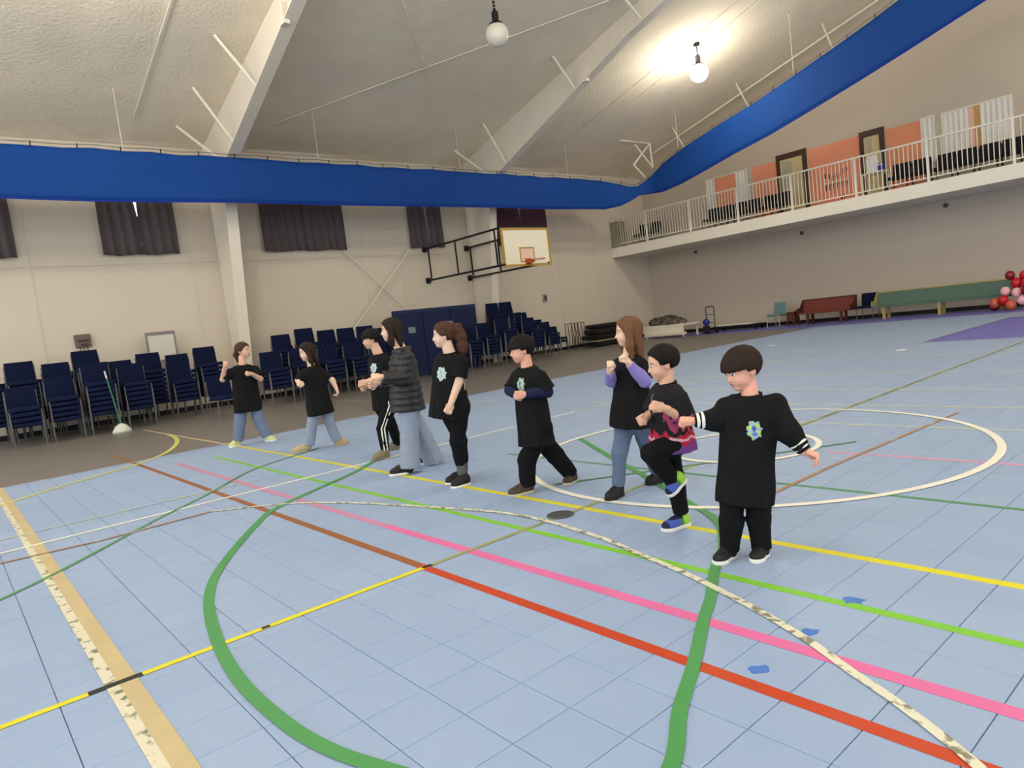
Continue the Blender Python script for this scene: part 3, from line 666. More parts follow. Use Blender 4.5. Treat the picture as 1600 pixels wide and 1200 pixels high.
o = MB().box(-9.35, -9.05, 23.05, 23.3, 4.57, 5.02, 0.03).box(-9.3, -9.1, 23.1, 23.25, 5.02, 5.1, 0.02).build('white_container', mat('container_white', (232, 232, 230), 0.4)); tag(o, 'white plastic container on the balcony table', 'container')
o = MB().box(-9.0, -8.85, 23.0, 23.2, 4.57, 4.8, 0.02).build('blue_box', mat('box_blue', (36, 52, 140), 0.5)); tag(o, 'small blue box beside the white container', 'box')
MB().box(-9.0, -8.85, 22.995, 23.205, 4.74, 4.77).build('lid_band', M_white, o)

# ---------------------------------------------------------------- along the end wall
gc = make_chair(mat('teal_seat', (112, 140, 140), 0.7), mat('teal_back', (106, 136, 138), 0.7), mat('pale_leg', (190, 184, 168), 0.5), 'green_chair')
gc.location = (-13.0, 23.55, 0); gc.rotation_euler = (0, 0, -math.pi/2-0.15); tag(gc, 'pale teal chair standing alone against the end wall', 'chair')
bc = copy_tree(chair0); bc.location = (-9.85, 23.6, 0); bc.rotation_euler = (0, 0, -math.pi/2); tag(bc, 'navy chair squeezed between the red pew and the green pew', 'chair')
if 'group' in bc: del bc['group']
def pew(name, x0, x1, m_, mtrim, nleg, label, rz=0.0):
    L = x1-x0; root = empty(name, ((x0+x1)/2, 23.45, 0), rz); tag(root, label, 'pew')
    MB().box(-L/2+0.03, L/2-0.03, -0.26, 0.18, 0.37, 0.43, 0.015).build('seat', m_, root)
    M = Matrix.Translation((0, 0.22, 0.62)) @ Matrix.Rotation(math.radians(-10), 4, 'X')
    MB().box(-L/2+0.03, L/2-0.03, -0.02, 0.02, -0.21, 0.22, 0.01, M).build('backrest', m_, root)
    MB().box(-L/2, L/2, 0.225, 0.285, 0.825, 0.865, 0.01).build('top_cap', mtrim, root)
    for s in (-1, 1):
        MB().prism([(-0.28, 0.43), (-0.28, 0.58), (-0.05, 0.60), (0.2, 0.86), (0.28, 0.86), (0.2, 0.37), (-0.2, 0.37)], 0, s*(L/2-0.03), s*L/2).build('end_panel', mtrim, root)
    for k in range(nleg):
        x = -L/2+0.35+(L-0.7)*k/(nleg-1)
        MB().box(x-0.04, x+0.04, -0.24, -0.17, 0.0, 0.37).build('leg', mtrim, root); MB().box(x-0.04, x+0.04, 0.12, 0.19, 0.0, 0.37).build('leg', mtrim, root)
M_oak = mat('oak_trim', (170, 150, 88), 0.5, var=0.15, nscale=6); M_mah = mat('mahogany', (112, 54, 42), 0.5, var=0.15, nscale=4, stretch=(1, 6, 6)); M_mahd = mat('mahogany_dark', (84, 46, 34), 0.5)
M_gpew = mat('green_vinyl', (82, 108, 94), 0.5, var=0.08)
pew('green_pew', -9.55, -5.7, M_gpew, M_oak, 3, 'long green upholstered pew with oak trim along the end wall'); pew('red_pew', -12.05, -10.2, M_mah, M_mahd, 2, 'short reddish brown pew against the end wall')
o = empty('red_box', (-12.25, 23.3, 0)); tag(o, 'dark red wooden crate at the end of the red pew', 'crate')
MB().box(-0.14, 0.14, -0.2, 0.2, 0.18, 0.5, 0.01).build('body', M_mahd, o); MB().box(-0.15, 0.15, -0.21, 0.21, 0.5, 0.54, 0.008).build('lid', mat('crate_lid', (150, 128, 108), 0.5), o)
for sx in (-1, 1):
    for sy in (-1, 1): MB().box(sx*0.11-0.02, sx*0.11+0.02, sy*0.17-0.02, sy*0.17+0.02, 0, 0.18).build('leg', M_mahd, o)
# balloons
M_bred = mat('balloon_red', (186, 18, 32), 0.25, spec=0.5); M_bdr = mat('balloon_dark_red', (136, 14, 26), 0.25, spec=0.5); M_bpk = mat('balloon_pink', (240, 178, 190), 0.25, spec=0.5); M_bor = mat('balloon_orange', (196, 92, 60), 0.25, spec=0.5)
BL = [(-5.87, 22.95, 0.53, 0.13, M_bpk, 'pale pink'), (-5.6, 22.9, 0.47, 0.13, M_bpk, 'pale pink'), (-5.47, 22.85, 0.25, 0.13, M_bpk, 'pale pink'), (-6.12, 22.9, 0.22, 0.14, M_bor, 'orange'), (-5.72, 22.8, 0.14, 0.14, M_bor, 'orange'), (-5.9, 22.83, 0.29, 0.14, M_bred, 'bright red'),
      (-6.2, 23.12, 0.14, 0.14, M_bdr, 'dark red'), (-5.62, 23.05, 0.72, 0.15, M_bred, 'bright red'), (-5.38, 22.95, 0.7, 0.15, M_bred, 'bright red'), (-5.78, 23.1, 0.95, 0.13, M_bdr, 'dark red'), (-5.45, 23.1, 0.92, 0.13, M_bred, 'bright red'), (-5.35, 22.8, 0.5, 0.14, M_bdr, 'dark red'),
      (-5.3, 22.8, 0.16, 0.15, M_bpk, 'pale pink'), (-5.15, 22.95, 0.35, 0.15, M_bred, 'bright red'), (-5.12, 23.0, 0.66, 0.15, M_bpk, 'pale pink'), (-5.0, 22.85, 0.15, 0.15, M_bdr, 'dark red')]
for (x, y, z, r, m_, cn) in BL:
    root = empty('balloon', (x, y, z)); tag(root, cn + ' balloon in the balloon pile at the end of the green pew', 'balloon', cn + ' balloons by the pew')
    MB().sphere((0, 0, 0), r*0.93, 14, 10, (1, 1, 1.1)).build('balloon_skin', m_, root, True)
    MB().lathe([(0.006, -r*0.99), (0.018, -r*1.02)], 8).build('knot', m_, root)
# corner clutter: white platform, tarp, hand truck, dolly
pf = empty('white_platform', (-16.6, 22.1, 0)); tag(pf, 'low white folded table platform under the camouflage tarp', 'platform')
MB().box(-0.9, 1.0, -0.6, 0.5, 0.42, 0.5, 0.01).build('top', M_steel, pf); MB().box(-0.5, 1.1, -0.75, -0.55, 0.1, 0.2, 0.01, None).build('lower_board', M_steel, pf)
for x in (-0.8, 0.9):
    for y in (-0.5, 0.4): MB().box(x-0.03, x+0.03, y-0.03, y+0.03, 0, 0.42).build('leg', M_steel, pf)
MB().box(-0.88, 0.98, -0.59, -0.57, 0.08, 0.42).build('skirt', M_steel, pf)
cp = empty('hand_truck', (-15.25, 22.75, 0), -0.15); tag(cp, 'dark steel hand truck with tall loop handle by the end wall', 'hand truck')
MB().tube([(-0.2, 0, 0.05), (-0.2, 0.02, 0.95), (-0.17, 0.02, 1.0), (0.17, 0.02, 1.0), (0.2, 0.02, 0.95), (0.2, 0, 0.05)], 0.018, 8).build('handle_frame', M_black, cp)
MB().box(-0.22, 0.22, -0.3, 0.02, 0.02, 0.05).build('toe_plate', M_black, cp)
for s in (-1, 1): MB().lathe([(0.1, -0.02), (0.1, 0.02)], 14, Matrix.Translation((s*0.24, 0.05, 0.1)) @ Matrix.Rotation(math.pi/2, 4, 'Y')).build('wheel', M_black, cp)
for z in (0.4, 0.7): MB().tube([(-0.2, 0.01, z), (0.2, 0.01, z)], 0.012, 6).build('cross_bar', M_black, cp)
o = MB().sphere((-15.3, 22.55, 0.431), 0.13, 18, 12).build('blue_ball', mat('ball_blue', (40, 48, 140), 0.4), None, True); tag(o, 'small dark blue ball lodged on the hand truck', 'ball')
MB().tube([(-15.3+0.131*math.cos(t*math.pi/12), 22.55+0.131*math.sin(t*math.pi/12), 0.431) for t in range(25)], 0.004, 5, cap=False).build('seam', M_navyd, o)
MB().box(-15.4, -15.2, 22.45, 22.62, 0.06, 0.3, 0.02).build('ball_stand_box', mat('box_dark', (40, 38, 40), 0.7)); tag(bpy.data.objects['ball_stand_box'], 'dark box under the blue ball on the hand truck', 'box')
MB().box(-15.37, -15.23, 22.447, 22.45, 0.2, 0.27).build('box_tab', M_black, bpy.data.objects['ball_stand_box'])
dl = empty('flat_dolly', (-14.45, 23.4, 0)); tag(dl, 'flat black dolly carrying a pale board along the end wall', 'dolly')
MB().box(-0.95, 0.95, -0.3, 0.3, 0.14, 0.2, 0.01).build('deck', M_black, dl); MB().box(-0.85, 0.6, -0.25, 0.28, 0.2, 0.25, 0.01).build('pale_board', M_steel, dl)
for x in (-0.8, 0.8):
    for y in (-0.24, 0.24): MB().lathe([(0.07, -0.02), (0.07, 0.02)], 12, Matrix.Translation((x, y, 0.07)) @ Matrix.Rotation(math.pi/2, 4, 'X')).build('wheel', M_black, dl)
# black cart of folded tables
bt = empty('table_cart', (-18.2, 20.35, 0), 0.1); tag(bt, 'low cart stacked with black folded tables by the long wall', 'cart')
MB().box(-0.4, 0.4, -1.4, 1.4, 0.06, 0.18, 0.01).build('deck', M_black, bt)
MB().box(-0.42, 0.42, -1.45, 1.45, 0.2, 0.25, 0.01).build('pale_edge_board', mat('board_tan', (150, 142, 112), 0.6), bt)
MB().box(-0.40, 0.38, -1.35, 1.4, 0.28, 0.45, 0.06).build('folded_table', M_black, bt); MB().box(-0.38, 0.3, -1.2, 1.35, 0.46, 0.68, 0.07).build('folded_table', mat('dark_vinyl', (30, 28, 28), 0.5), bt)
MB().box(-0.36, 0.25, -1.1, 1.3, 0.69, 0.84, 0.06).build('folded_table', M_black, bt)
for x in (-0.3, 0.3):
    for y in (-1.2, 1.2): MB().lathe([(0.06, -0.02), (0.06, 0.02)], 12, Matrix.Translation((x, y, 0.06)) @ Matrix.Rotation(math.pi/2, 4, 'Y')).build('wheel', M_black, bt)
rk = empty('metal_frame_rack', (-18.0, 18.25, 0)); tag(rk, 'row of thin dark steel frames leaning between chairs and black tables', 'rack')
for k in range(5):
    y = -0.34+0.16*k
    MB().tube([(0.22, y-0.02, 0.02), (0.2, y+0.03, 0.45), (0.17, y, 1.0), (-0.17, y, 1.0), (-0.2, y+0.03, 0.45), (-0.22, y-0.02, 0.02)], 0.014, 6).build('steel_frame', M_black, rk)
MB().tube([(0.22, -0.4, 0.06), (0.22, 0.4, 0.06)], 0.02, 6).build('base_bar', M_chrome, rk); MB().tube([(-0.22, -0.4, 0.06), (-0.22, 0.4, 0.06)], 0.02, 6).build('base_bar', M_chrome, rk)

# ---------------------------------------------------------------- left wall fittings
al = empty('wall_alarm', (XL, 2.85, 2.02)); tag(al, 'small brown and grey alarm box high on the wall above the stacks', 'alarm box')
MB().box(0, 0.09, -0.17, 0.17, -0.1, 0.2, 0.015).build('body', mat('alarm_brown', (112, 92, 88), 0.6), al); MB().box(0.09, 0.1, -0.12, 0.12, 0.02, 0.07).build('slot', mat('alarm_dark', (66, 54, 54), 0.6), al); MB().box(0.09, 0.105, -0.06, 0.1, -0.07, -0.02).build('slot', mat('alarm_dark', (66, 54, 54), 0.6), al)
for y in (-0.08, 0.0, 0.08): MB().tube([(0.03, y, -0.1), (0.03, y, -1.6)], 0.01, 5).build('wire', M_chrome, al)
nb = empty('notice_board', (-18.75, 4.45, 0)); tag(nb, 'white notice board in a thin grey frame standing behind the chairs', 'notice board')
MB().box(-0.01, 0.01, -0.30, 0.30, 1.4, 2.02).build('board', mat('board_paper', (206, 200, 190), 0.6), nb)
fr = MB()
for (a, b, c, d) in ((-0.34, -0.30, 1.36, 2.02), (0.30, 0.34, 1.36, 2.02), (-0.34, 0.34, 2.02, 2.10), (-0.3, 0.3, 1.36, 1.4)): fr.box(-0.02, 0.02, a, b, c, d)
fr.build('frame', mat('frame_grey', (130, 122, 122), 0.5), nb)
for s in (-1, 1): MB().box(-0.02, 0.02, s*0.32-0.02, s*0.32+0.02, 0, 1.36).build('leg', mat('frame_grey', (130, 122, 122), 0.5), nb); MB().box(-0.2, 0.2, s*0.32-0.02, s*0.32+0.02, 0, 0.03).build('foot', mat('frame_grey', (130, 122, 122), 0.5), nb)
sw = empty('wall_box', (XL, 18.0, 2.06)); tag(sw, 'small grey wall box right of the backboard', 'wall box')
MB().box(0, 0.06, -0.1, 0.1, -0.14, 0.14, 0.01).build('body', mat('swbox', (150, 142, 132), 0.5), sw); MB().box(0.06, 0.075, -0.05, 0.05, -0.09, 0.09).build('face', mat('alarm_dark', (66, 54, 54), 0.6), sw)
mp = empty('dust_mop', (-16.02, 2.80, 0)); tag(mp, 'white mop with green handle leaning on the chair stacks', 'mop')
hd = MB().lathe([(0.02, 0.19), (0.06, 0.175), (0.12, 0.13), (0.17, 0.05), (0.185, 0.0)], 18, Matrix.Diagonal((0.7, 1, 1, 1))); hd.build('mop_head', mat('mop_white', (206, 212, 196), 0.9, bump=0.5, bscale=60), mp, True)
tp = onplane(163, 580, 0, -16.18); a = Vector((0, 0, 0.17)); b = Vector((tp[0]+16.02, tp[1]-2.80, tp[2]))
MB().tube([a, a+(b-a)*0.86], 0.013, 8).build('handle', mat('handle_green', (52, 128, 84), 0.4), mp); MB().tube([a+(b-a)*0.86, b], 0.015, 8).build('grip', mat('grip_white', (222, 226, 212), 0.5), mp)
# ================================================================ people
def nrm(v): v = np.asarray(v, float); return v/(np.linalg.norm(v)+1e-12)
class Grid:
    def __init__(s, lo, hi, h):
        s.h = h; s.lo = np.asarray(lo, float)-3*h; n = np.ceil((np.asarray(hi, float)+3*h-s.lo)/h).astype(int)+1
        s.ax = [(s.lo[i]+h*np.arange(n[i])).astype(np.float32) for i in range(3)]
        s.D = np.full(tuple(n), 1.0, np.float32)
    def sub(s, lo, hi, pad):
        sl = []
        for i in range(3):
            a = int(np.searchsorted(s.ax[i], lo[i]-pad)); b = int(np.searchsorted(s.ax[i], hi[i]+pad))
            sl.append(slice(max(a, 0), max(b, 0)))
        sl = tuple(sl)
        X = s.ax[0][sl[0]][:, None, None]; Y = s.ax[1][sl[1]][None, :, None]; Z = s.ax[2][sl[2]][None, None, :]
        return sl, X, Y, Z
    def op(s, prim, k=0.02, mode='add'):
        lo, hi, fn = prim
        sl, X, Y, Z = s.sub(lo, hi, max(0.05, 2*k))
        if any(q.stop <= q.start for q in sl): return s
        b = fn(X, Y, Z).astype(np.float32); a = s.D[sl]
        if a.size == 0: return s
        if b.shape != a.shape: b = np.broadcast_to(b, a.shape)
        k = max(k, 1e-4)
        if mode == 'add':
            h = np.clip(0.5+0.5*(a-b)/k, 0, 1); s.D[sl] = a*(1-h)+b*h-k*h*(1-h)
        elif mode == 'cut':
            h = np.clip(0.5-0.5*(a+b)/k, 0, 1); s.D[sl] = a*(1-h)-b*h+k*h*(1-h)
        return s
    def cutplane(s, p, n, k=0.004):      # remove the half space n.(x-p) > 0
        n = nrm(n); X = s.ax[0][:, None, None]; Y = s.ax[1][None, :, None]; Z = s.ax[2][None, None, :]
        d = (n[0]*(X-p[0])+n[1]*(Y-p[1])+n[2]*(Z-p[2])).astype(np.float32)
        s.D = np.maximum(s.D, d); return s
    def wrinkle(s, amp, f=1.0, seed=0.0):
        X = s.ax[0][:, None, None]; Y = s.ax[1][None, :, None]; Z = s.ax[2][None, None, :]
        s.D = s.D+amp*(np.sin(31*f*X+17*f*Y+9*f*Z+seed)*np.sin(23*f*Y-13*f*X+6*f*Z+2*seed)+0.6*np.sin(19*f*Z+11*f*X-14*f*Y+3*seed)).astype(np.float32); return s
    def mesh(s):
        D = s.D; S = D < 0
        a = S[:-1, :-1, :-1].astype(np.int8)
        cnt = sum(S[i:S.shape[0]-1+i, j:S.shape[1]-1+j, k:S.shape[2]-1+k].astype(np.int8) for i in (0, 1) for j in (0, 1) for k in (0, 1))
        act = (cnt > 0) & (cnt < 8); idx = np.argwhere(act)
        if len(idx) == 0: return np.zeros((0, 3)), np.zeros((0, 4), int)
        ids = np.full(act.shape, -1, np.int64); ids[act] = np.arange(len(idx))
        cor = np.array([(i, j, k) for i in (0, 1) for j in (0, 1) for k in (0, 1)])
        val = np.stack([D[idx[:, 0]+c[0], idx[:, 1]+c[1], idx[:, 2]+c[2]] for c in cor], 1)
        acc = np.zeros((len(idx), 3)); num = np.zeros(len(idx))
        for e in range(8):
            for f in range(e+1, 8):
                if np.abs(cor[e]-cor[f]).sum() != 1: continue
                va, vb = val[:, e], val[:, f]; cr = (va < 0) != (vb < 0)
                t = np.where(cr, va/np.where(cr, va-vb, 1), 0)
                acc += np.where(cr[:, None], cor[e]+(cor[f]-cor[e])*t[:, None], 0); num += cr
        V = s.lo+s.h*(idx+acc/num[:, None])
        Q = []
        for ax in range(3):
            o1, o2 = [(1, 2), (2, 0), (0, 1)][ax]
            n = list(D.shape); sa = [slice(None)]*3; sb = [slice(None)]*3
            sa[ax] = slice(0, n[ax]-1); sb[ax] = slice(1, n[ax])
            ch = S[tuple(sa)] != S[tuple(sb)]
            ed = np.argwhere(ch); ok = (ed[:, o1] > 0) & (ed[:, o2] > 0) & (ed[:, o1] < n[o1]-1) & (ed[:, o2] < n[o2]-1); ed = ed[ok]
            inside = S[ed[:, 0], ed[:, 1], ed[:, 2]]
            def cell(d1, d2):
                c = ed.copy(); c[:, o1] -= d1; c[:, o2] -= d2; return ids[c[:, 0], c[:, 1], c[:, 2]]
            q = np.stack([cell(1, 1), cell(0, 1), cell(0, 0), cell(1, 0)], 1)
            q[~inside] = q[~inside][:, ::-1]; Q.append(q)
        return V, np.concatenate(Q)
def rcone(a, b, r1, r2):
    a = np.asarray(a, float); b = np.asarray(b, float); ba = b-a; L2 = float(ba@ba)+1e-9; m = max(r1, r2)
    def fn(X, Y, Z):
        px, py, pz = X-a[0], Y-a[1], Z-a[2]
        t = np.clip((px*ba[0]+py*ba[1]+pz*ba[2])/L2, 0, 1)
        return np.sqrt((px-t*ba[0])**2+(py-t*ba[1])**2+(pz-t*ba[2])**2)-(r1+t*(r2-r1))
    return np.minimum(a, b)-m, np.maximum(a, b)+m, fn
def ell(c, A, r):
    c = np.asarray(c, float); A = np.asarray(A, float); r = np.asarray(r, float); m = r.max()
    def fn(X, Y, Z):
        px, py, pz = X-c[0], Y-c[1], Z-c[2]
        q = [A[i][0]*px+A[i][1]*py+A[i][2]*pz for i in range(3)]
        k0 = np.sqrt(sum((q[i]/r[i])**2 for i in range(3)))+1e-6; k1 = np.sqrt(sum((q[i]/r[i]**2)**2 for i in range(3)))+1e-6
        return k0*(k0-1)/k1
    return c-m, c+m, fn
def loft(a, b, side, prof):
    # axis a->b, profile rows (t, r_side, r_front, shift_front); flat ends
    a = np.asarray(a, float); b = np.asarray(b, float); L = np.linalg.norm(b-a); ax = (b-a)/L
    side = nrm(np.asarray(side, float)-ax*(np.asarray(side, float)@ax)); fr = np.cross(ax, side)
    P = np.array(prof, float); m = P[:, 1:3].max()+np.abs(P[:, 3]).max()
    def fn(X, Y, Z):
        px, py, pz = X-a[0], Y-a[1], Z-a[2]
        t = (px*ax[0]+py*ax[1]+pz*ax[2])/L; tc = np.clip(t, P[0, 0], P[-1, 0])
        rs = np.interp(tc, P[:, 0], P[:, 1]); rf = np.interp(tc, P[:, 0], P[:, 2]); sh = np.interp(tc, P[:, 0], P[:, 3])
        u = px*side[0]+py*side[1]+pz*side[2]; v = px*fr[0]+py*fr[1]+pz*fr[2]-sh
        k0 = np.sqrt((u/rs)**2+(v/rf)**2)+1e-6; k1 = np.sqrt((u/rs**2)**2+(v/rf**2)**2)+1e-6
        d = k0*(k0-1)/k1
        e = np.maximum(P[0, 0]-t, t-P[-1, 0])*L
        return np.maximum(d, e)
    lo = np.minimum(a+ax*L*P[0, 0], a+ax*L*P[-1, 0])-m; hi = np.maximum(a+ax*L*P[0, 0], a+ax*L*P[-1, 0])+m
    return lo, hi, fn
def rbox(c, A, hs, r):
    c = np.asarray(c, float); A = np.asarray(A, float); m = np.linalg.norm(hs)+r
    def fn(X, Y, Z):
        px, py, pz = X-c[0], Y-c[1], Z-c[2]
        q = [np.abs(A[i][0]*px+A[i][1]*py+A[i][2]*pz)-hs[i] for i in range(3)]
        o = np.sqrt(sum(np.maximum(x, 0)**2 for x in q)); return o+np.minimum(np.maximum(np.maximum(q[0], q[1]), q[2]), 0)-r
    return c-m, c+m, fn
def bounds(prims): return np.min([p[0] for p in prims], 0), np.max([p[1] for p in prims], 0)
def mk(name, V, Q, m, parent, base, color=None):
    if len(V) == 0: return None
    me = bpy.data.meshes.new(name); me.vertices.add(len(V)); me.vertices.foreach_set('co', (V-base).astype(np.float32).ravel())
    me.loops.add(len(Q)*4); me.loops.foreach_set('vertex_index', Q.astype(np.int32).ravel())
    me.polygons.add(len(Q)); me.polygons.foreach_set('loop_start', np.arange(0, len(Q)*4, 4, dtype=np.int32)); me.polygons.foreach_set('loop_total', np.full(len(Q), 4, np.int32))
    me.polygons.foreach_set('use_smooth', np.ones(len(Q), bool)); me.update(calc_edges=True); me.validate()
    me.materials.append(m)
    if color is not None:
        at_ = me.color_attributes.new('Col', 'FLOAT_COLOR', 'POINT'); at_.data.foreach_set('color', np.c_[color, np.ones(len(V))].astype(np.float32).ravel())
    o = bpy.data.objects.new(name, me); return link(o, parent)
def from_prims(prims, h, k=0.02, cuts=(), planes=(), wr=None):
    lo, hi = bounds(prims); g = Grid(lo, hi, h)
    for p in prims: g.op(p, k)
    for c in cuts: g.op(c[0], c[1], 'cut')
    if wr: g.wrinkle(*wr)
    for p in planes: g.cutplane(*p)
    return g
SK = {}
def skinmat(name, c): return mat('skin_'+name, c, 0.55, var=0.05, nscale=12, spec=0.3)
def hairmat(name, c): return mat('hair_'+name, c, 0.6, var=0.35, nscale=40, stretch=(1, 1, 0.12), bump=0.35, bscale=70, spec=0.12)
def clothmat(name, c, rough=0.9): return mat('cloth_'+name, c, rough, var=0.12, nscale=18, bump=0.12, bscale=55, spec=0.12)
M_eyew = mat('eye_white', (226, 218, 210), 0.3); M_iris = mat('eye_dark', (30, 22, 18), 0.2); M_lip = mat('lips', (176, 98, 92), 0.5); M_sole = mat('sole_white', (226, 224, 212), 0.6)

def hand_prims(w, d, palm_n, L, kind, thumb_side):
    # w wrist, d direction of the hand, palm_n palm normal, L hand length; five separate fingers
    d = nrm(d); pn = nrm(np.asarray(palm_n)-d*(np.asarray(palm_n)@d)); s = np.cross(d, pn)*thumb_side
    A = np.array([d, s, pn]); P = [rbox(w+d*L*0.26, A, (L*0.20, L*0.17, L*0.065), L*0.05), rcone(w-d*L*0.25, w+d*L*0.12, L*0.15, L*0.16)]
    curl = {'fist': (1.35, 1.5, 1.0), 'relax': (0.45, 0.5, 0.35), 'half': (0.9, 1.0, 0.6)}[kind]
    lens = [(0.19, 0.13, 0.10), (0.22, 0.14, 0.11), (0.20, 0.13, 0.10), (0.16, 0.10, 0.09)]
    for i in range(4):
        off = (0.165-0.11*i)*L; p = w+d*L*(0.46-0.015*abs(i-1))+s*off; ang = 0.0; r = L*(0.058-0.004*i)
        for j in range(3):
            ang += curl[j]*(0.9+0.06*i); dd = d*math.cos(ang)+pn*math.sin(ang)+s*(0.06*(1.5-i) if kind != 'fist' else 0)
            q = p+nrm(dd)*L*lens[i][j]; P.append(rcone(p, q, r, r*0.9)); p = q; r *= 0.9
    t0 = w+d*L*0.12+s*L*0.17
    if kind == 'fist': t1 = t0+d*L*0.2+s*L*0.06+pn*L*0.12; t2 = t1+d*L*0.1-s*L*0.14+pn*L*0.05
    else: t1 = t0+d*L*0.16+s*L*0.14+pn*L*0.04; t2 = t1+d*L*0.15+s*L*0.03+pn*L*0.03
    P += [rcone(t0, t1, L*0.075, L*0.062), rcone(t1, t2, L*0.062, L*0.05)]
    return P

def person(sp):
    px0, py0 = sp['foot']; G = onplane(px0, py0, 2, 0.0)
    Fw = nrm([G[0], G[1], 0]); Rt = np.array([Fw[1], -Fw[0], 0.0]); Z = np.array([0, 0, 1.0]); dep = float(G@Fw)
    def at(j):
        px, py = j[0], j[1]; off = j[2] if len(j) > 2 else 0.0
        d = ray(px, py); t = (dep+off)/(d@Fw); return CAM+d*t
    def ang(deg): a = math.radians(deg); return Rt*math.cos(a)+Fw*math.sin(a)     # 0 image right, 90 away, 180 left, 270 to the viewer
    H = sp['H']; h = sp['vox']; root = empty('person', tuple(G)); base = G
    tag(root, sp['label'], 'person')
    skin = skinmat(sp['skin'][0], sp['skin'][1])
    # --- joints
    tf = ang(sp['face_body']); tl = np.cross(Z, tf)
    sc_ = at(sp['sh']); sw = sp['shw']
    S = {'l': sc_+tl*sw-Z*0.034*H, 'r': sc_-tl*sw-Z*0.034*H}
    hipc = at(sp['hip']); hf = ang(sp.get('face_hip', sp['face_body'])); hl = np.cross(Z, hf); hwid = 0.058*H
    HP = {'l': hipc+hl*hwid, 'r': hipc-hl*hwid}
    arms = {k: [at(q) for q in sp['arm_'+k]] for k in 'lr'}
    feet = {}; legs = {}
    for k in 'lr':
        if sp.get('lift') == k:
            feet[k] = (at(sp['foot_'+k][0]), at(sp['foot_'+k][1])); legs[k] = [at(q) for q in sp['leg_'+k]]
        else:                                    # heel and toe stand on the floor, the ankle above them
            feet[k] = tuple(onplane(q[0], q[1], 2, 0.0) for q in sp['foot_'+k]); kq, aq = sp['leg_'+k]
            ao = float((feet[k][0]*0.75+feet[k][1]*0.25)@Fw)-dep
            legs[k] = [at((kq[0], kq[1], 0.5*ao+0.5*(kq[2] if len(kq) > 2 else 0))), at((aq[0], aq[1], ao))]
    hh = sp['hh']; hc = at(sp['head']); hd = ang(sp['face_head']); pitch = math.radians(sp.get('pitch', 0))
    hfwd = nrm(hd*math.cos(pitch)+Z*math.sin(pitch)); hlft = nrm(np.cross(Z, hfwd)); hup = np.cross(hfwd, hlft)
    roll = math.radians(sp.get('hroll', 0)); hl2 = hlft*math.cos(roll)+hup*math.sin(roll); hup = np.cross(hfwd, hl2); hlft = hl2
    HA = np.array([hfwd, hlft, hup])
    def hp(x, y, z): return hc+hh*(hfwd*x+hlft*y+hup*z)
    # --- body: one continuous surface
    up = nrm(sc_-hipc)
    B = []
    B += [ell(hp(-0.07, 0, 0.12), HA, hh*np.array([0.42, 0.345, 0.37])), ell(hp(0.08, 0, -0.12), HA, hh*np.array([0.285, 0.27, 0.34])), ell(hp(0.20, 0, -0.36), HA, hh*np.array([0.12, 0.13, 0.10])),
          ell(hp(0.2, 0.13, -0.17), HA, hh*np.array([0.14, 0.12, 0.14])), ell(hp(0.2, -0.13, -0.17), HA, hh*np.array([0.14, 0.12, 0.14]))]
    headP = list(B)
    fine = [rcone(hp(0.335, 0, 0.02), hp(0.40, 0, -0.13), hh*0.022, hh*0.042), ell(hp(0.345, 0.045, -0.15), HA, hh*np.array([0.04, 0.035, 0.03])), ell(hp(0.345, -0.045, -0.15), HA, hh*np.array([0.04, 0.035, 0.03])),
            ell(hp(0.33, 0, -0.235), HA, hh*np.array([0.045, 0.085, 0.02])), ell(hp(0.322, 0, -0.275), HA, hh*np.array([0.045, 0.07, 0.022])), ell(hp(0.29, 0, 0.075), HA, hh*np.array([0.06, 0.22, 0.05]))]
    ears = [ell(hp(-0.05, s*0.335, -0.06), np.array([nrm(hfwd+hlft*s*-0.35), nrm(hlft*s+hfwd*0.35), hup]), hh*np.array([0.075, 0.03, 0.115])) for s in (1, -1)]
    nb = sc_+Z*0.012*H
    neck = [rcone(hp(-0.1, 0, -0.28), nb, 0.033*H, 0.038*H)]
    tor = [loft(sc_-up*0.005*H, hipc-up*0.02*H, tl, [(0, sw*0.8, 0.05*H, 0), (0.15, sw*1.0, 0.068*H, 0), (0.4, sw*0.9, 0.07*H, 0), (0.75, sw*0.82, 0.064*H, 0), (1, hwid+0.05*H, 0.07*H, 0)]),
           rcone(S['l'], S['r'], 0.030*H, 0.030*H)]
    limbs = []
    for k in 'lr':
        e, wq = arms[k][0], arms[k][1]
        limbs += [rcone(S[k], e, 0.025*H, 0.0255*H), rcone(e, wq, 0.0265*H, 0.0185*H)]
        kn, an = legs[k]
        limbs += [rcone(HP[k], kn, 0.050*H, 0.030*H), rcone(kn, kn+(an-kn)*0.35, 0.030*H, 0.031*H), rcone(kn+(an-kn)*0.35, an, 0.031*H, 0.021*H)]
        heel, toe = feet[k]; upv = np.array([0, 0, 0.03*H])
        limbs += [rcone(an, heel*0.68+toe*0.32+upv*0.9, 0.021*H, 0.016*H), rcone(heel*0.7+toe*0.3+upv*0.9, toe*0.75+heel*0.25+upv*0.7, 0.013*H, 0.010*H)]
    allp = headP+fine+ears+neck+tor+limbs
    lo, hi = bounds(allp); g = Grid(lo, hi, h)
    for p in headP: g.op(p, 0.07*hh)
    for p in fine: g.op(p, 0.03*hh)
    for s in (1, -1): g.op(ell(hp(0.345, s*0.13, 0.0), HA, hh*np.array([0.05, 0.085, 0.04])), 0.03*hh, 'cut')
    for p in ears: g.op(p, 0.025*hh)
    for p in neck: g.op(p, 0.05*hh)
    for p in tor: g.op(p, 0.02)
    for p in limbs: g.op(p, 0.012)
    V, Q = g.mesh()
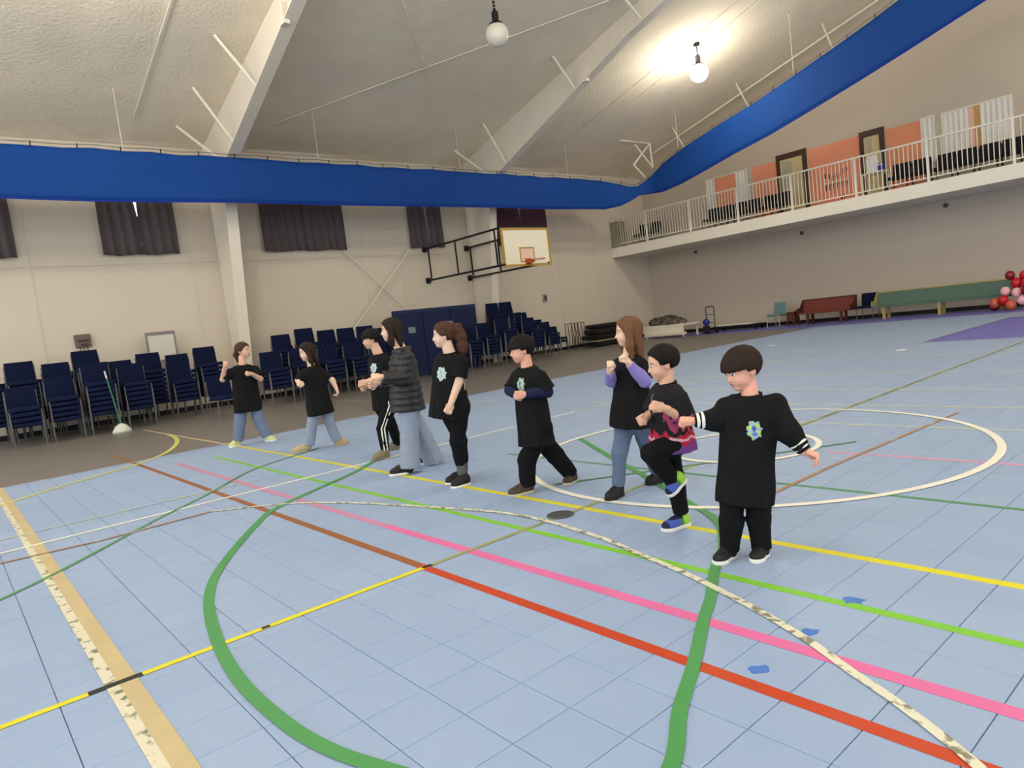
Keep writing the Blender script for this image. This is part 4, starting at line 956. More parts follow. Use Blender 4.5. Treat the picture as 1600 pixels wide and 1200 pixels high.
    # hands at finer resolution, part of the same mesh
    for k in 'lr':
        a = arms[k]; kind, dirn, pn = sp['hand_'+k]
        fd = nrm(a[1]-a[0]); d = nrm(fd*0.75+0.5*(Rt*dirn[0]+Fw*dirn[1]+Z*dirn[2])); n = Rt*pn[0]+Fw*pn[1]+Z*pn[2]
        L = sp.get('handL', 0.108)*H
        hpz = hand_prims(a[1], d, n, L, kind, 1 if k == 'l' else -1)
        hg = from_prims(hpz, max(0.0026, h*0.42), 0.006 if kind == 'fist' else 0.004); v2, q2 = hg.mesh()
        Q = np.concatenate([Q, q2+len(V)]); V = np.concatenate([V, v2])
    body = mk('body', V, Q, skin, root, base)
    # --- face details
    for s in (1, -1):
        e = hp(0.318, s*0.13, 0.0)
        eo = MB().sphere((0, 0, 0), hh*0.040, 14, 10).build('eye', M_eyew, root, True); eo.location = e-base
        ir = MB().sphere((0, 0, 0), hh*0.03, 12, 8).build('iris', M_iris, eo, True); ir.location = nrm(hfwd+hlft*s*0.15)*hh*0.016
        pts = [hp(0.352-0.05*abs(t)-0.02*(t > 0)*t, s*(0.13+0.085*t), 0.085+0.012*(1-t*t)) for t in (-1, -0.5, 0, 0.5, 1)]
        MB().tube([q-base for q in pts], [hh*r for r in (0.010, 0.014, 0.014, 0.012, 0.006)], 6).build('eyebrow', sp['hairm'], root, True)
    lg = from_prims([ell(hp(0.348, 0, -0.240), HA, hh*np.array([0.032, 0.075, 0.016])), ell(hp(0.342, 0, -0.272), HA, hh*np.array([0.032, 0.062, 0.018]))], max(0.0025, hh*0.012), 0.002)
    v2, q2 = lg.mesh(); mk('lips', v2, q2, M_lip, root, base)
    # --- hair
    st = sp['hair']; hm = sp['hairm']; hv = h*0.8
    cap = ell(hp(-0.07, 0, 0.13), HA, hh*np.array([0.475, 0.40, 0.425])); pr_ = [cap]; cuts = []
    fz = {'bowl': 0.06, 'short': 0.2, 'tied': 0.22, 'long': 0.2, 'ponytail': 0.25}[st]
    if st == 'bowl':
        pr_.append(ell(hp(-0.02, 0, 0.10), HA, hh*np.array([0.47, 0.41, 0.34])))
        cuts = [(rbox(hp(0.42, 0, fz-0.5), HA, hh*np.array([0.34, 0.6, 0.5]), 0.0), 0.01), (rbox(hp(-0.3, 0, -0.22-0.5), HA, hh*np.array([0.6, 0.7, 0.5]), 0.0), 0.01), (rbox(hp(0.0, 0, -0.03-0.5), HA, hh*np.array([0.14, 0.7, 0.5]), 0.0), 0.01)]
    elif st == 'short':
        cuts = [(ell(hp(0.42, 0, -0.06), HA, hh*np.array([0.36, 0.5, 0.38])), 0.02), (rbox(hp(-0.3, 0, -0.17-0.5), HA, hh*np.array([0.6, 0.7, 0.5]), 0.0), 0.01), (rbox(hp(0.0, 0, -0.02-0.5), HA, hh*np.array([0.14, 0.7, 0.5]), 0.0), 0.01)]
    else:
        cuts = [(ell(hp(0.40, 0, -0.16), HA, hh*np.array([0.42, 0.34 if st == 'long' else 0.44, 0.44])), 0.02), (rbox(hp(-0.2, 0, -0.30-0.5), HA, hh*np.array([0.8, 0.8, 0.5]), 0.0), 0.01)]
        if st != 'long': cuts.append((rbox(hp(0.02, 0, -0.04-0.5), HA, hh*np.array([0.13, 0.7, 0.5]), 0.0), 0.01))
    lo, hi = bounds(pr_); tails = []
    if st == 'long':
        L = sp['hairlen']
        tails.append(loft(hp(-0.20, 0, 0.15), hp(-0.36, 0, 0.15-L), hlft, [(0, 0.36*hh, 0.26*hh, 0), (0.3, 0.40*hh, 0.22*hh, 0), (0.7, 0.40*hh, 0.16*hh, 0), (0.95, 0.33*hh, 0.11*hh, 0), (1.0, 0.24*hh, 0.07*hh, 0)]))
        for s in (1, -1):
            a = hp(0.0, s*0.33, 0.12); b = hp(0.06, s*0.42, -0.45); c = hp(0.0, s*0.44, 0.15-L*0.85); tails += [rcone(a, b, 0.11*hh, 0.12*hh), rcone(b, c, 0.12*hh, 0.07*hh)]
    if st == 'ponytail':
        a = hp(-0.45, 0, 0.32); pts = [a, hp(-0.62, 0, 0.22), hp(-0.70, 0, -0.1), hp(-0.72, 0, -0.55), hp(-0.66, 0, -0.95)]; rr = [0.10, 0.16, 0.21, 0.21, 0.10]
        for i in range(4): tails.append(rcone(pts[i], pts[i+1], rr[i]*hh, rr[i+1]*hh))
    if st == 'tied':
        a = hp(-0.44, 0, 0.0); tails += [rcone(a, hp(-0.56, 0, -0.2), 0.11*hh, 0.13*hh), rcone(hp(-0.56, 0, -0.2), hp(-0.5, 0, -0.65), 0.13*hh, 0.06*hh)]
    lo, hi = bounds(pr_+tails); g = Grid(lo, hi, hv)
    for p in pr_: g.op(p, 0.02)
    for c in cuts: g.op(c[0], c[1], 'cut')
    for p in tails: g.op(p, 0.03)
    if st == 'long': g.op(ell(hp(0.42, 0, -0.20), HA, hh*np.array([0.40, 0.27, 0.46])), 0.02, 'cut')
    # strand relief radiating from the crown
    X = g.ax[0][:, None, None]-hc[0]; Y = g.ax[1][None, :, None]-hc[1]; Zz = g.ax[2][None, None, :]-hc[2]
    uu = (X*hfwd[0]+Y*hfwd[1]+Zz*hfwd[2])/hh; vv = (X*hlft[0]+Y*hlft[1]+Zz*hlft[2])/hh
    th = np.arctan2(vv, uu+0.12); wv = 0.6*np.sin(th*26)+0.4*np.sin(th*47+1+6*Zz/hh)
    if st == 'ponytail': wv = wv+np.sin(Zz/hh*22+3*th)
    g.D = (g.D+hh*0.012*wv).astype(np.float32)
    v2, q2 = g.mesh(); mk('hair', v2, q2, hm, root, base)
    if st == 'ponytail':
        MB().tube([hp(-0.47+0.0*k, 0.10*math.cos(k*math.pi/6), 0.32+0.10*math.sin(k*math.pi/6))-base for k in range(13)], hh*0.025, 6, cap=False).build('hair_tie', mat('hair_tie', (200, 196, 200), 0.5), root)
    # --- shirt
    cs = sp['shirt']; hem = at(cs['hem']); axv = nrm(hem-sc_); Ls = np.linalg.norm(hem-sc_)
    wch, whem, dhem = cs['w']     # chest half width, hem half width, hem half depth
    top = sc_+Z*0.016*H
    sp_ = [loft(top, hem, tl, [(-0.0, sw*0.75, 0.048*H, 0), (0.06, sw*1.0, 0.064*H, 0), (0.2, wch, 0.088*H, 0), (0.45, wch*0.98, 0.088*H, 0), (0.8, (wch+whem*2)/3, (0.088*H+2*dhem)/3, 0), (1.06, whem, dhem, 0)]), rcone(S['l'], S['r'], 0.036*H, 0.036*H)]
    pls = []
    for k in 'lr':
        e, wq = arms[k][0], arms[k][1]; sl = cs['sleeve']
        r0, r1 = cs.get('sr', (0.048*H, 0.046*H)); r0 *= 0.84
        if sl <= 1.0: sp_.append(loft(S[k], e, Z*0.3+tf, [(0, r0, r0, 0), (sl, r1, r1, 0)]))
        else:
            sp_.append(rcone(S[k], e, r0, r1)); sp_.append(loft(e, wq, Z*0.3+tf, [(-0.08, r1, r1, 0), (0.25, r1, r1, 0), (sl-1, cs.get('cuff', 0.03*H), cs.get('cuff', 0.03*H), 0)]))
    lo, hi = bounds(sp_); g = Grid(lo, hi, h)
    for p in sp_: g.op(p, 0.022)
    if cs.get('quilt'):
        X = g.ax[0][:, None, None]; Y = g.ax[1][None, :, None]; Zz = g.ax[2][None, None, :]
        tt = (X-sc_[0])*axv[0]+(Y-sc_[1])*axv[1]+(Zz-sc_[2])*axv[2]
        g.D = (g.D-0.011*np.abs(np.sin(tt*math.pi/0.062))+0.004).astype(np.float32)
    g.wrinkle(cs.get('wr', 0.0035), 1.3/max(H, 0.9), 7*H+px0*0.01)
    # folds that deepen towards the hem
    X = g.ax[0][:, None, None]; Y = g.ax[1][None, :, None]; Zz = g.ax[2][None, None, :]
    tt = np.clip(((X-sc_[0])*axv[0]+(Y-sc_[1])*axv[1]+(Zz-sc_[2])*axv[2])/Ls, 0, 1); tha = np.arctan2((X-hem[0])*tl[0]+(Y-hem[1])*tl[1], (X-hem[0])*tf[0]+(Y-hem[1])*tf[1])
    if not cs.get('quilt'): g.D = (g.D+0.006*tt**1.5*np.sin(tha*9+px0)).astype(np.float32)
    g.cutplane(hem, axv)
    g.op(rcone(hp(-0.08, 0, -0.25), nb+Z*0.004*H, 0.043*H, 0.047*H), 0.006, 'cut')      # neck opening
    DS = g.D.copy(); v2, q2 = g.mesh()
    colr = None; sm = cs['m']
    if cs.get('paint'): colr = cs['paint']((v2-sc_)@axv/Ls, (v2-sc_)@tl, (v2-sc_)@tf, v2); sm = vcmat('graphic_shirt', 0.85)
    sho = mk('jacket' if cs.get('quilt') else 'shirt', v2, q2, sm, root, base, colr)
    # neck band
    if not cs.get('nocollar'):
        ring = [nb+Z*0.004*H+(tl*math.cos(t)*1.06+tf*math.sin(t)*1.0)*0.046*H-Z*0.006*H*math.sin(t) for t in np.linspace(0, 2*math.pi, 25)]
        MB().tube([q-base for q in ring], (0.02 if cs.get('quilt') else 0.006)*H, 8, cap=False).build('collar', cs.get('collar', sm), sho, True)
    if cs.get('emblem'):
        eu, ev, es = cs['emblem']    # side offset, down fraction, size
        c0 = sc_+axv*Ls*ev+tl*eu+tf*0.02; gm = Grid(c0-es*1.3-0.08, c0+es*1.3+0.08, min(h, 0.0045))
        # resample the shirt field on the finer grid
        ix = [np.clip((gm.ax[i]-g.lo[i])/g.h, 0, DS.shape[i]-1.001) for i in range(3)]
        i0 = [q.astype(int) for q in ix]; fr_ = [q-p for q, p in zip(ix, i0)]; acc = 0
        for a in (0, 1):
            for b in (0, 1):
                for c in (0, 1):
                    wgt = (fr_[0] if a else 1-fr_[0])[:, None, None]*(fr_[1] if b else 1-fr_[1])[None, :, None]*(fr_[2] if c else 1-fr_[2])[None, None, :]
                    acc = acc+wgt*DS[np.ix_(i0[0]+a, i0[1]+b, i0[2]+c)]
        X = gm.ax[0][:, None, None]-c0[0]; Y = gm.ax[1][None, :, None]-c0[1]; Zz = gm.ax[2][None, None, :]-c0[2]
        u = X*tl[0]+Y*tl[1]+Zz*tl[2]; fv = X*tf[0]+Y*tf[1]+Zz*tf[2]
        tha = np.arctan2(Zz+0*u, u); rad = np.sqrt((u*1.12)**2+(Zz*0.86)**2)
        shape = rad-es*(0.86+0.10*np.sin(7*tha+1)+0.06*np.sin(13*tha))
        gm.D = np.maximum(np.maximum(acc-0.0035, shape), -fv-0.01).astype(np.float32)
        v3, q3 = gm.mesh()
        if len(v3):
            U = ((v3-c0)@tl)/es; W = (v3-c0)[:, 2]/es; T = np.arctan2(W, U); R_ = np.hypot(U*1.1, W*0.9)
            C = np.tile(np.array(rgb(150, 172, 160)[:3]), (len(v3), 1))
            C[R_ < 0.72] = rgb(168, 206, 96)[:3]; C[(R_ < 0.75) & (np.sin(4*T+0.7) > 0.45)] = rgb(150, 170, 214)[:3]
            C[np.hypot((U)*1.5, (W-0.18)) < 0.34] = rgb(72, 92, 176)[:3]; C[np.hypot((U-0.02)*1.1, (W+0.42)*1.5) < 0.34] = rgb(92, 112, 200)[:3]
            if cs.get('pale_emblem'): C = C*0.45+np.array(rgb(196, 206, 212)[:3])*0.55
            mk('chest_emblem', v3, q3, MATS.setdefault('emblem', None) or MATS.__setitem__('emblem', vcmat('emblem_print')) or MATS['emblem'], sho, base, C)
    if cs.get('under'):      # long sleeves of a shirt worn underneath
        for k in 'lr':
            e, wq = arms[k]; st_ = S[k]+(e-S[k])*0.5
            gg = from_prims([rcone(st_, e, 0.036*H, 0.034*H), loft(e, wq, Z*0.3+tf, [(-0.05, 0.034*H, 0.034*H, 0), (0.5, 0.031*H, 0.031*H, 0), (0.97, 0.024*H, 0.024*H, 0)])], h*0.8, 0.012, wr=(0.0025, 2.0, 1.0))
            v3, q3 = gg.mesh(); mk('under_sleeve', v3, q3, cs['under'], root, base)
    if cs.get('bands'):
        for k in 'lr':
            e, wq = arms[k]; fd = nrm(wq-e); Lf = np.linalg.norm(wq-e)
            for t in cs['bands']:
                c = e+fd*Lf*t; r1 = cs['sr'][1]; cu = cs['cuff']; r = (r1+(cu-r1)*max(0, (t-0.25)/(cs['sleeve']-1-0.25)))*1.03+0.001
                gg = from_prims([loft(c-fd*0.008, c+fd*0.008, Z*0.3+tf, [(0, r, r, 0), (1, r, r, 0)])], 0.004, 0.003); v3, q3 = gg.mesh(); mk('sleeve_stripe', v3, q3, M_sole, sho, base)
    # --- trousers
    ct = sp['pants']; rk, ra = ct['r']; prs = [loft(hipc+up*0.10*H, hipc-up*0.035*H, hl, [(0, hwid+0.042*H, 0.072*H, 0), (1, hwid+0.054*H, 0.08*H, 0)])]
    lp = {}
    for k in 'lr':
        kn, an = legs[k]; d = nrm(an-kn); La = np.linalg.norm(an-kn); end = ct.get('end', 1.0)
        lp[k] = [rcone(HP[k], kn, 0.063*H, rk*H), loft(kn, an, hf, [(-0.05, rk*H, rk*H, 0), (0.5, (rk+ra)/2*H, (rk+ra)/2*H, 0), (end, ra*H, ra*H, 0)])]; prs += lp[k]
    lo, hi = bounds(prs); g = Grid(lo, hi, h)
    for p in prs: g.op(p, 0.016)
    g.wrinkle(ct.get('wr', 0.003), 1.6, 3*H)
    v2, q2 = g.mesh(); po = mk('trousers', v2, q2, ct['m'], root, base)
    if ct.get('stripe'):
        k = ct['stripe']; kn, an = legs[k]; outw = -Fw if True else hl
        for off in (-0.016, 0.016):
            ga = Grid(np.minimum(HP[k], an)-0.15, np.maximum(HP[k], an)+0.15, h*0.7)
            for p in lp[k]: ga.op(p, 0.016)
            ga.D = ga.D-0.004
            X = ga.ax[0][:, None, None]; Y = ga.ax[1][None, :, None]; Zz = ga.ax[2][None, None, :]
            t = np.clip((Zz-an[2])/(HP[k][2]-an[2]), 0, 1); t2 = np.clip((kn[2]-an[2])/(HP[k][2]-an[2]), 0.1, 0.9)
            cx = np.where(t < t2, an[0]+(kn[0]-an[0])*t/t2, kn[0]+(HP[k][0]-kn[0])*(t-t2)/(1-t2)); cy = np.where(t < t2, an[1]+(kn[1]-an[1])*t/t2, kn[1]+(HP[k][1]-kn[1])*(t-t2)/(1-t2))
            u = (X-cx)*Rt[0]+(Y-cy)*Rt[1]; fv = (X-cx)*outw[0]+(Y-cy)*outw[1]
            ga.D = np.maximum(np.maximum(ga.D, np.abs(u-off-0.008)-0.008), -fv+0.005).astype(np.float32)
            v3, q3 = ga.mesh(); mk('side_stripe', v3, q3, M_sole, po, base)
    if ct.get('sock'):
        for k in 'lr':
            kn, an = legs[k]; gg = from_prims([rcone(kn+(an-kn)*(ct['end']-0.06), an, 0.031*H, 0.029*H)], h*0.8, 0.01); v3, q3 = gg.mesh(); mk('sock', v3, q3, ct['sock'], root, base)
    # --- shoes
    cz = sp['shoes']
    for k in 'lr':
        heel, toe = feet[k]; an = legs[k][1]; d = nrm(toe-heel); Lf = np.linalg.norm(toe-heel); Lmin = 0.135*H
        if Lf < Lmin*0.9:
            toe = heel+d*Lmin*0.9; Lf = Lmin*0.9
        sv = np.cross(Z, d) if abs(d[2]) < 0.9 else Rt; sv = nrm(sv); uv = np.cross(d, sv); w = max(0.25*Lf, 0.036*H)*0.98; w = min(w, 0.05*H)
        A = np.array([d, sv, uv]); c = heel+d*Lf*0.5
        an_b = an if np.linalg.norm(an-heel) < 0.2*H else heel+uv*0.06*H+d*Lf*0.2
        P1 = [ell(heel+d*Lf*0.22+uv*0.030*H, A, (Lf*0.24, w*0.80, 0.040*H)), ell(heel+d*Lf*0.70+uv*0.022*H, A, (Lf*0.30, w*0.94, 0.030*H)), ell(heel+d*Lf*0.46+uv*0.030*H, A, (Lf*0.3, w*0.80, 0.037*H)), rcone(heel+d*Lf*0.24+uv*0.04*H, an_b*0.75+(heel+d*Lf*0.22)*0.25, 0.034*H, 0.031*H)]
        gg = from_prims(P1, h*0.8, 0.015, planes=[(heel+uv*0.008*H, -uv)]); v3, q3 = gg.mesh()
        colr = cz['paint'](((v3-heel)@d)/Lf, ((v3-heel)@uv)/(0.07*H), (v3-c)@sv) if cz.get('paint') else None
        so = mk('shoe', v3, q3, vcmat('shoe_print') if cz.get('paint') else cz['m'], root, base, colr)
        P2 = [rbox(c+uv*0.0085*H, A, (Lf*0.30, w*0.30, 0.002), 0.0065*H)]
        lo, hi = c-Lf*0.6, c+Lf*0.6
        ga = Grid(lo, hi, min(h*0.7, 0.005)); X = ga.ax[0][:, None, None]-heel[0]; Y = ga.ax[1][None, :, None]-heel[1]; Zz = ga.ax[2][None, None, :]-heel[2]
        u = (X*d[0]+Y*d[1]+Zz*d[2])/Lf; vv = X*sv[0]+Y*sv[1]+Zz*sv[2]; ww = X*uv[0]+Y*uv[1]+Zz*uv[2]
        prof = np.interp(u, [-0.03, 0.03, 0.15, 0.4, 0.7, 0.9, 1.0, 1.04], [0.0, w*0.6, w*0.84, w*0.80, w*1.02, w*0.82, w*0.45, 0.0]); th_ = cz.get('sole_t', 0.018)*H
        ga.D = np.maximum(np.maximum(np.abs(vv)-prof, np.abs(ww-th_/2)-th_/2), np.maximum(-0.02-u, u-1.03)*Lf).astype(np.float32)
        v3, q3 = ga.mesh(); mk('sole', v3, q3, cz.get('sole', M_sole), so, base)
        if cz.get('lace'):
            for t in (0.42, 0.52, 0.62):
                p = heel+d*Lf*t; zt = (0.066-0.05*(t-0.42))*H
                MB().tube([p-sv*w*0.35+uv*(zt-0.008*H)-base, p+uv*(zt+0.002*H)-base, p+sv*w*0.35+uv*(zt-0.008*H)-base], 0.0035*H, 5).build('lace', cz['lace'], so)
    # bend at the seat of the empty: root stands on the floor between the feet
    return root
BLK = clothmat('black_tee', (24, 24, 25)); BLK2 = clothmat('black_trousers', (20, 20, 22)); LEG = clothmat('black_legging', (18, 18, 21), 0.8); JEAN = clothmat('blue_jeans', (108, 122, 146)); JEAN2 = clothmat('light_jeans', (142, 152, 168)); JEAN3 = clothmat('grey_blue_jeans', (94, 108, 132))
PUFF = mat('puffer_black', (30, 29, 31), 0.42, var=0.15, nscale=14, bump=0.15, bscale=30, spec=0.4); NAVYS = clothmat('navy_sleeve', (34, 36, 66)); LAV = clothmat('lavender_sleeve', (138, 126, 190)); SOCK = clothmat('grey_sock', (96, 94, 96))
HB = hairmat('black', (24, 20, 18)); HBR = hairmat('brown', (74, 50, 36)); HDB = hairmat('dark_brown', (44, 32, 26)); HLB = hairmat('light_brown', (104, 72, 48))
SHB = mat('shoe_black', (28, 26, 27), 0.6); SHW = mat('shoe_white', (214, 216, 196), 0.6); SHY = mat('shoe_pale_lime', (196, 206, 140), 0.6); SHT = mat('shoe_beige', (176, 158, 120), 0.7); SHO = mat('shoe_olive', (120, 112, 84), 0.7); SHBR = mat('shoe_dark_brown', (70, 58, 48), 0.7)
S1 = ('warm', (214, 168, 140)); S2 = ('pale', (224, 186, 160)); S3 = ('rosy', (222, 164, 140))
def paint_tee(t, s, f, v):
    n = len(t); C = np.tile(np.array(rgb(26, 25, 28)[:3]), (n, 1))
    jag = 0.06*np.sin(s*90)+0.04*np.sin(s*170+f*60)+0.03*np.sin(f*130)
    m1 = (t+jag > 0.40) & (t+jag < 0.56) & (f < 0.08); C[m1] = rgb(150, 60, 96)[:3]
    m1 = (t+jag > 0.46) & (t+jag < 0.6) & (f < -0.0); C[m1] = rgb(176, 74, 84)[:3]
    m2 = (t+jag*0.6 > 0.68); C[m2] = rgb(168, 34, 58)[:3]
    m3 = (t+jag > 0.86); C[m3] = rgb(104, 62, 130)[:3]
    m4 = (np.abs(t-0.78+0.02*np.sin(s*120)) < 0.018); C[m4] = rgb(206, 168, 176)[:3]
    m5 = (np.abs(s) < 0.006) & (t > 0.08) & (t < 0.4) & (f > 0); C[m5] = rgb(120, 122, 124)[:3]
    return C
def paint_shoe(u, w, s):
    C = np.tile(np.array(rgb(74, 92, 176)[:3]), (len(u), 1))
    C[u < 0.34] = rgb(150, 200, 70)[:3]; C[(u >= 0.34) & (u < 0.46)] = rgb(70, 120, 70)[:3]; C[(u > 0.86)] = rgb(34, 40, 70)[:3]; C[(w > 0.75) & (u > 0.34)] = rgb(30, 34, 52)[:3]
    return C
person(dict(label='girl in long black tee and blue jeans raising one fist, nearest the grey border', foot=(392, 694), H=1.46, vox=0.011, skin=S1, face_body=290, face_head=325, head=(380, 548), hh=0.235, pitch=0,
    sh=(379, 573), shw=0.155, hip=(387, 621), arm_r=[(348, 593, -0.05), (351, 574, -0.2)], arm_l=[(407, 592, -0.08), (393, 584, -0.26)], hand_r=('fist', (0, 0, 1), (1, 0, 0)), hand_l=('fist', (-1, 0, 0.2), (0, 0.3, -1)),
    leg_r=[(375, 659, -0.02), (372, 688, -0.0)], leg_l=[(404, 655, 0.05), (418, 682, 0.1)], foot_r=[(374, 696), (360, 700)], foot_l=[(415, 690), (428, 689)],
    hair='tied', hairm=HBR, shirt=dict(hem=(389, 643), w=(0.18, 0.205, 0.14), sleeve=0.85, m=BLK, sr=(0.078, 0.075)), pants=dict(m=JEAN, r=(0.055, 0.05)), shoes=dict(m=SHY)))
person(dict(label='girl with long dark hair in black tunic turning away, pale jeans and beige shoes', foot=(500, 703), H=1.42, vox=0.011, skin=S2, face_body=150, face_head=200, head=(479, 550), hh=0.225, pitch=-8,
    sh=(488, 576), shw=0.145, hip=(500, 626), arm_l=[(466, 594, -0.05), (467, 599, -0.22)], arm_r=[(519, 594, 0.0), (525, 606, -0.02)], hand_l=('fist', (0.3, 0, 0), (0, 1, 0)), hand_r=('half', (0, 0, -1), (-1, 0, 0)),
    leg_l=[(487, 667, -0.02), (483, 695, -0.05)], leg_r=[(515, 660, 0.04), (526, 687, 0.1)], foot_l=[(482, 705), (456, 709)], foot_r=[(524, 697), (538, 694)],
    hair='long', hairlen=1.25, hairm=HDB, shirt=dict(hem=(502, 647), w=(0.165, 0.195, 0.155), sleeve=0.9, m=BLK, sr=(0.075, 0.07)), pants=dict(m=JEAN2, r=(0.044, 0.046)), shoes=dict(m=SHT, sole=SHT)))
person(dict(label='boy with black bowl haircut and white-striped black track trousers behind the jacket girl', foot=(605, 711), H=1.44, vox=0.009, skin=S1, face_body=215, face_head=185, head=(579, 530), hh=0.215, pitch=-5,
    sh=(592, 557), shw=0.14, hip=(602, 633), arm_l=[(591, 590, -0.12), (572, 597, -0.17)], arm_r=[(590, 590, 0.12), (573, 603, 0.02)], hand_l=('fist', (-1, 0, 0), (0, 1, -0.3)), hand_r=('fist', (-1, 0, 0), (0, -1, 0)),
    leg_l=[(597, 669, -0.08), (602, 704, -0.06)], leg_r=[(613, 667, 0.1), (622, 694, 0.15)], foot_l=[(608, 714), (584, 721)], foot_r=[(627, 701), (610, 703)],
    hair='bowl', hairm=HB, shirt=dict(hem=(602, 640), w=(0.15, 0.155, 0.12), sleeve=0.9, m=BLK, sr=(0.065, 0.062), emblem=(0.045, 0.2, 0.055), pale_emblem=True), pants=dict(m=BLK2, r=(0.042, 0.034), stripe='l'), shoes=dict(m=SHO, sole=SHO)))
person(dict(label='girl in black quilted puffer jacket and wide light blue jeans, hands held forward', foot=(648, 735), H=1.46, vox=0.0075, skin=S2, face_body=195, face_head=185, head=(610, 516), hh=0.215, pitch=0,
    sh=(628, 551), shw=0.145, hip=(637, 635), arm_l=[(633, 591, -0.16), (594, 589, -0.22)], arm_r=[(622, 590, 0.14), (590, 598, 0.05)], hand_l=('fist', (-1, 0, 0), (0, 0.6, -0.6)), hand_r=('half', (-1, 0, 0), (0, -1, 0)),
    leg_l=[(640, 684, -0.06), (641, 729, -0.03)], leg_r=[(661, 683, 0.08), (677, 718, 0.15)], foot_l=[(639, 740), (613, 744)], foot_r=[(684, 725), (654, 726)],
    hair='long', hairlen=0.95, hairm=HDB, shirt=dict(hem=(637, 641), w=(0.175, 0.195, 0.17), sleeve=1.88, m=PUFF, quilt=True, sr=(0.078, 0.072), cuff=0.05, wr=0.002), pants=dict(m=JEAN2, r=(0.06, 0.068), end=1.06), shoes=dict(m=SHB, lace=M_sole)))
person(dict(label='girl with curly brown ponytail in black tee and leggings, arm hanging down', foot=(717, 758), H=1.35, vox=0.0065, skin=S2, face_body=222, face_head=182, head=(692, 524), hh=0.205, pitch=0,
    sh=(703, 556), shw=0.135, hip=(709, 635), arm_l=[(717, 596, -0.12), (704, 632, -0.16)], arm_r=[(695, 600, 0.14), (690, 630, 0.1)], hand_l=('fist', (-0.5, 0, -1), (-0.3, 1, 0)), hand_r=('fist', (0, 0, -1), (0, -1, 0)),
    leg_l=[(714, 690, -0.08), (722, 738, -0.05)], leg_r=[(720, 690, 0.04), (724, 732, 0.06)], foot_l=[(734, 756), (706, 764)], foot_r=[(727, 750), (697, 758)],
    hair='ponytail', hairm=HBR, shirt=dict(hem=(699, 653), w=(0.15, 0.17, 0.135), sleeve=0.8, m=BLK, sr=(0.062, 0.064), emblem=(0.03, 0.26, 0.055), pale_emblem=True), pants=dict(m=LEG, r=(0.042, 0.033), end=0.75, sock=SOCK), shoes=dict(m=SHB, lace=M_sole, sole_t=0.015)))
person(dict(label='boy with black bowl haircut in long black tee over navy sleeves, lunging stance', foot=(850, 768), H=1.20, vox=0.006, skin=S3, face_body=215, face_head=190, head=(814, 546), hh=0.205, pitch=-6,
    sh=(824, 578), shw=0.135, hip=(840, 668), arm_l=[(857, 612, -0.12), (819, 616, -0.2)], arm_r=[(797, 610, 0.05), (808, 618, -0.12)], hand_l=('fist', (-1, 0, 0), (0, 1, 0)), hand_r=('fist', (0.3, -0.3, 0), (0, -1, 0)),
    leg_l=[(823, 719, -0.02), (825, 758, -0.05)], leg_r=[(868, 712, 0.08), (892, 740, 0.14)], foot_l=[(834, 767), (795, 776)], foot_r=[(899, 751), (886, 757)],
    hair='bowl', hairm=HB, shirt=dict(hem=(838, 694), w=(0.145, 0.155, 0.13), sleeve=0.9, m=BLK, sr=(0.06, 0.06), emblem=(0.035, 0.17, 0.05), under=NAVYS), pants=dict(m=BLK2, r=(0.058, 0.05)), shoes=dict(m=SHBR, sole_t=0.014, sole=mat('sole_tan', (190, 178, 150), 0.6))))
person(dict(label='girl with long light brown hair, lavender sleeves and raised fists', foot=(992, 773), H=1.27, vox=0.006, skin=S2, face_body=215, face_head=192, head=(980, 519), hh=0.20, pitch=0,
    sh=(984, 560), shw=0.13, hip=(990, 648), arm_l=[(1008, 596, -0.16), (983, 568, -0.24)], arm_r=[(955, 596, -0.02), (953, 580, -0.16)], hand_l=('fist', (-0.3, 0, 1), (-1, 0, 0)), hand_r=('fist', (0, 0, 1), (1, 0, 0)),
    leg_r=[(968, 708, -0.02), (966, 758, -0.05)], leg_l=[(1012, 704, 0.05), (1030, 742, 0.12)], foot_r=[(972, 773), (949, 784)], foot_l=[(1038, 752), (1020, 756)],
    hair='long', hairlen=1.5, hairm=HLB, shirt=dict(hem=(988, 666), w=(0.14, 0.165, 0.145), sleeve=0.85, m=BLK, sr=(0.055, 0.055), under=LAV), pants=dict(m=JEAN3, r=(0.042, 0.034)), shoes=dict(m=SHB, lace=M_sole, sole=SHB)))
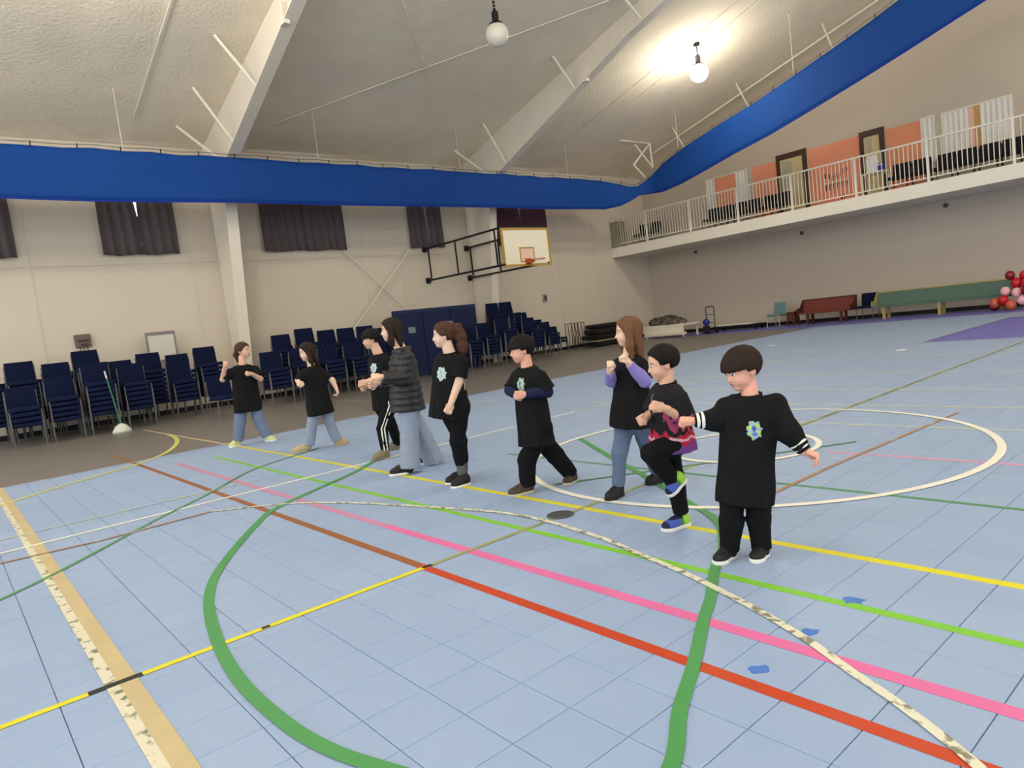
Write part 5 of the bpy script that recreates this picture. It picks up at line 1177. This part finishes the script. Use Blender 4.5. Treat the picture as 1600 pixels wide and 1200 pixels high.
person(dict(label='boy in black and pink graphic tee balancing on one leg, blue and green shoes', foot=(1057, 826), H=1.13, vox=0.0055, skin=S1, face_body=205, face_head=195, head=(1034, 568), hh=0.20, pitch=-8, lift='l',
    sh=(1042, 604), shw=0.125, hip=(1050, 690), arm_l=[(1070, 655, -0.12), (1036, 637, -0.2)], arm_r=[(1020, 645, 0.08), (1008, 652, -0.06)], hand_l=('fist', (-1, 0, 0), (0, 1, -0.2)), hand_r=('fist', (-0.6, 0, -0.4), (0, -1, 0)),
    leg_l=[(1018, 708, -0.14), (1052, 752, -0.06)], leg_r=[(1053, 745, 0.0), (1064, 801, 0.0)], foot_l=[(1072, 749, -0.04), (1046, 777, -0.1)], foot_r=[(1077, 819), (1036, 831)],
    hair='short', hairm=HB, shirt=dict(hem=(1051, 703), w=(0.13, 0.145, 0.13), sleeve=0.95, m=BLK, sr=(0.06, 0.066), paint=paint_tee), pants=dict(m=BLK2, r=(0.052, 0.040)), shoes=dict(m=SHB, paint=paint_shoe)))
person(dict(label='small boy in oversized black long-sleeve tee with white cuff stripes, arms spread', foot=(1160, 872), H=1.08, vox=0.005, skin=S3, face_body=268, face_head=215, head=(1158, 577), hh=0.205, pitch=-14,
    sh=(1172, 622), shw=0.115, hip=(1165, 745), arm_r=[(1122, 655, -0.02), (1082, 658, -0.04)], arm_l=[(1231, 672, -0.04), (1258, 706, -0.06)], hand_r=('fist', (-1, 0, 0.2), (0, 0.4, -1)), hand_l=('half', (1, 0, 0.4), (0, -0.5, -1)),
    leg_r=[(1143, 812, -0.03), (1140, 858, -0.02)], leg_l=[(1185, 810, 0.0), (1190, 855, 0.02)], foot_r=[(1146, 868), (1119, 884)], foot_l=[(1196, 866), (1178, 881)],
    hair='bowl', hairm=HDB, shirt=dict(hem=(1163, 784), w=(0.132, 0.135, 0.105), sleeve=1.93, m=BLK, sr=(0.06, 0.052), cuff=0.030, emblem=(0.025, 0.275, 0.044), bands=(0.6, 0.78), wr=0.003), pants=dict(m=BLK2, r=(0.052, 0.046), end=1.04), shoes=dict(m=SHB, sole_t=0.02)))
# camouflage tarp heaped on the platform
tc0 = np.array([-16.75, 22.15, 0.5]); I3 = np.eye(3)
tpz = [ell(tc0+np.array(o), I3, r) for o, r in (((-0.45, 0.0, 0.08), (0.4, 0.38, 0.22)), ((0.0, 0.05, 0.12), (0.45, 0.4, 0.24)), ((0.42, 0.0, 0.05), (0.38, 0.36, 0.18)), ((0.1, -0.2, 0.03), (0.5, 0.28, 0.14)))]
tg = from_prims(tpz, 0.025, 0.08, wr=(0.025, 0.5, 1.0), planes=[(tc0+np.array([0, 0, 0.004]), (0, 0, -1))])
tv3, tq3 = tg.mesh(); tarp = mk('camouflage_tarp', tv3, tq3, wornmat('camo', (104, 92, 80), (52, 46, 42), 0.5, 7), None, np.zeros(3)); tag(tarp, 'crumpled brown camouflage tarp heaped on the white platform', 'tarp')
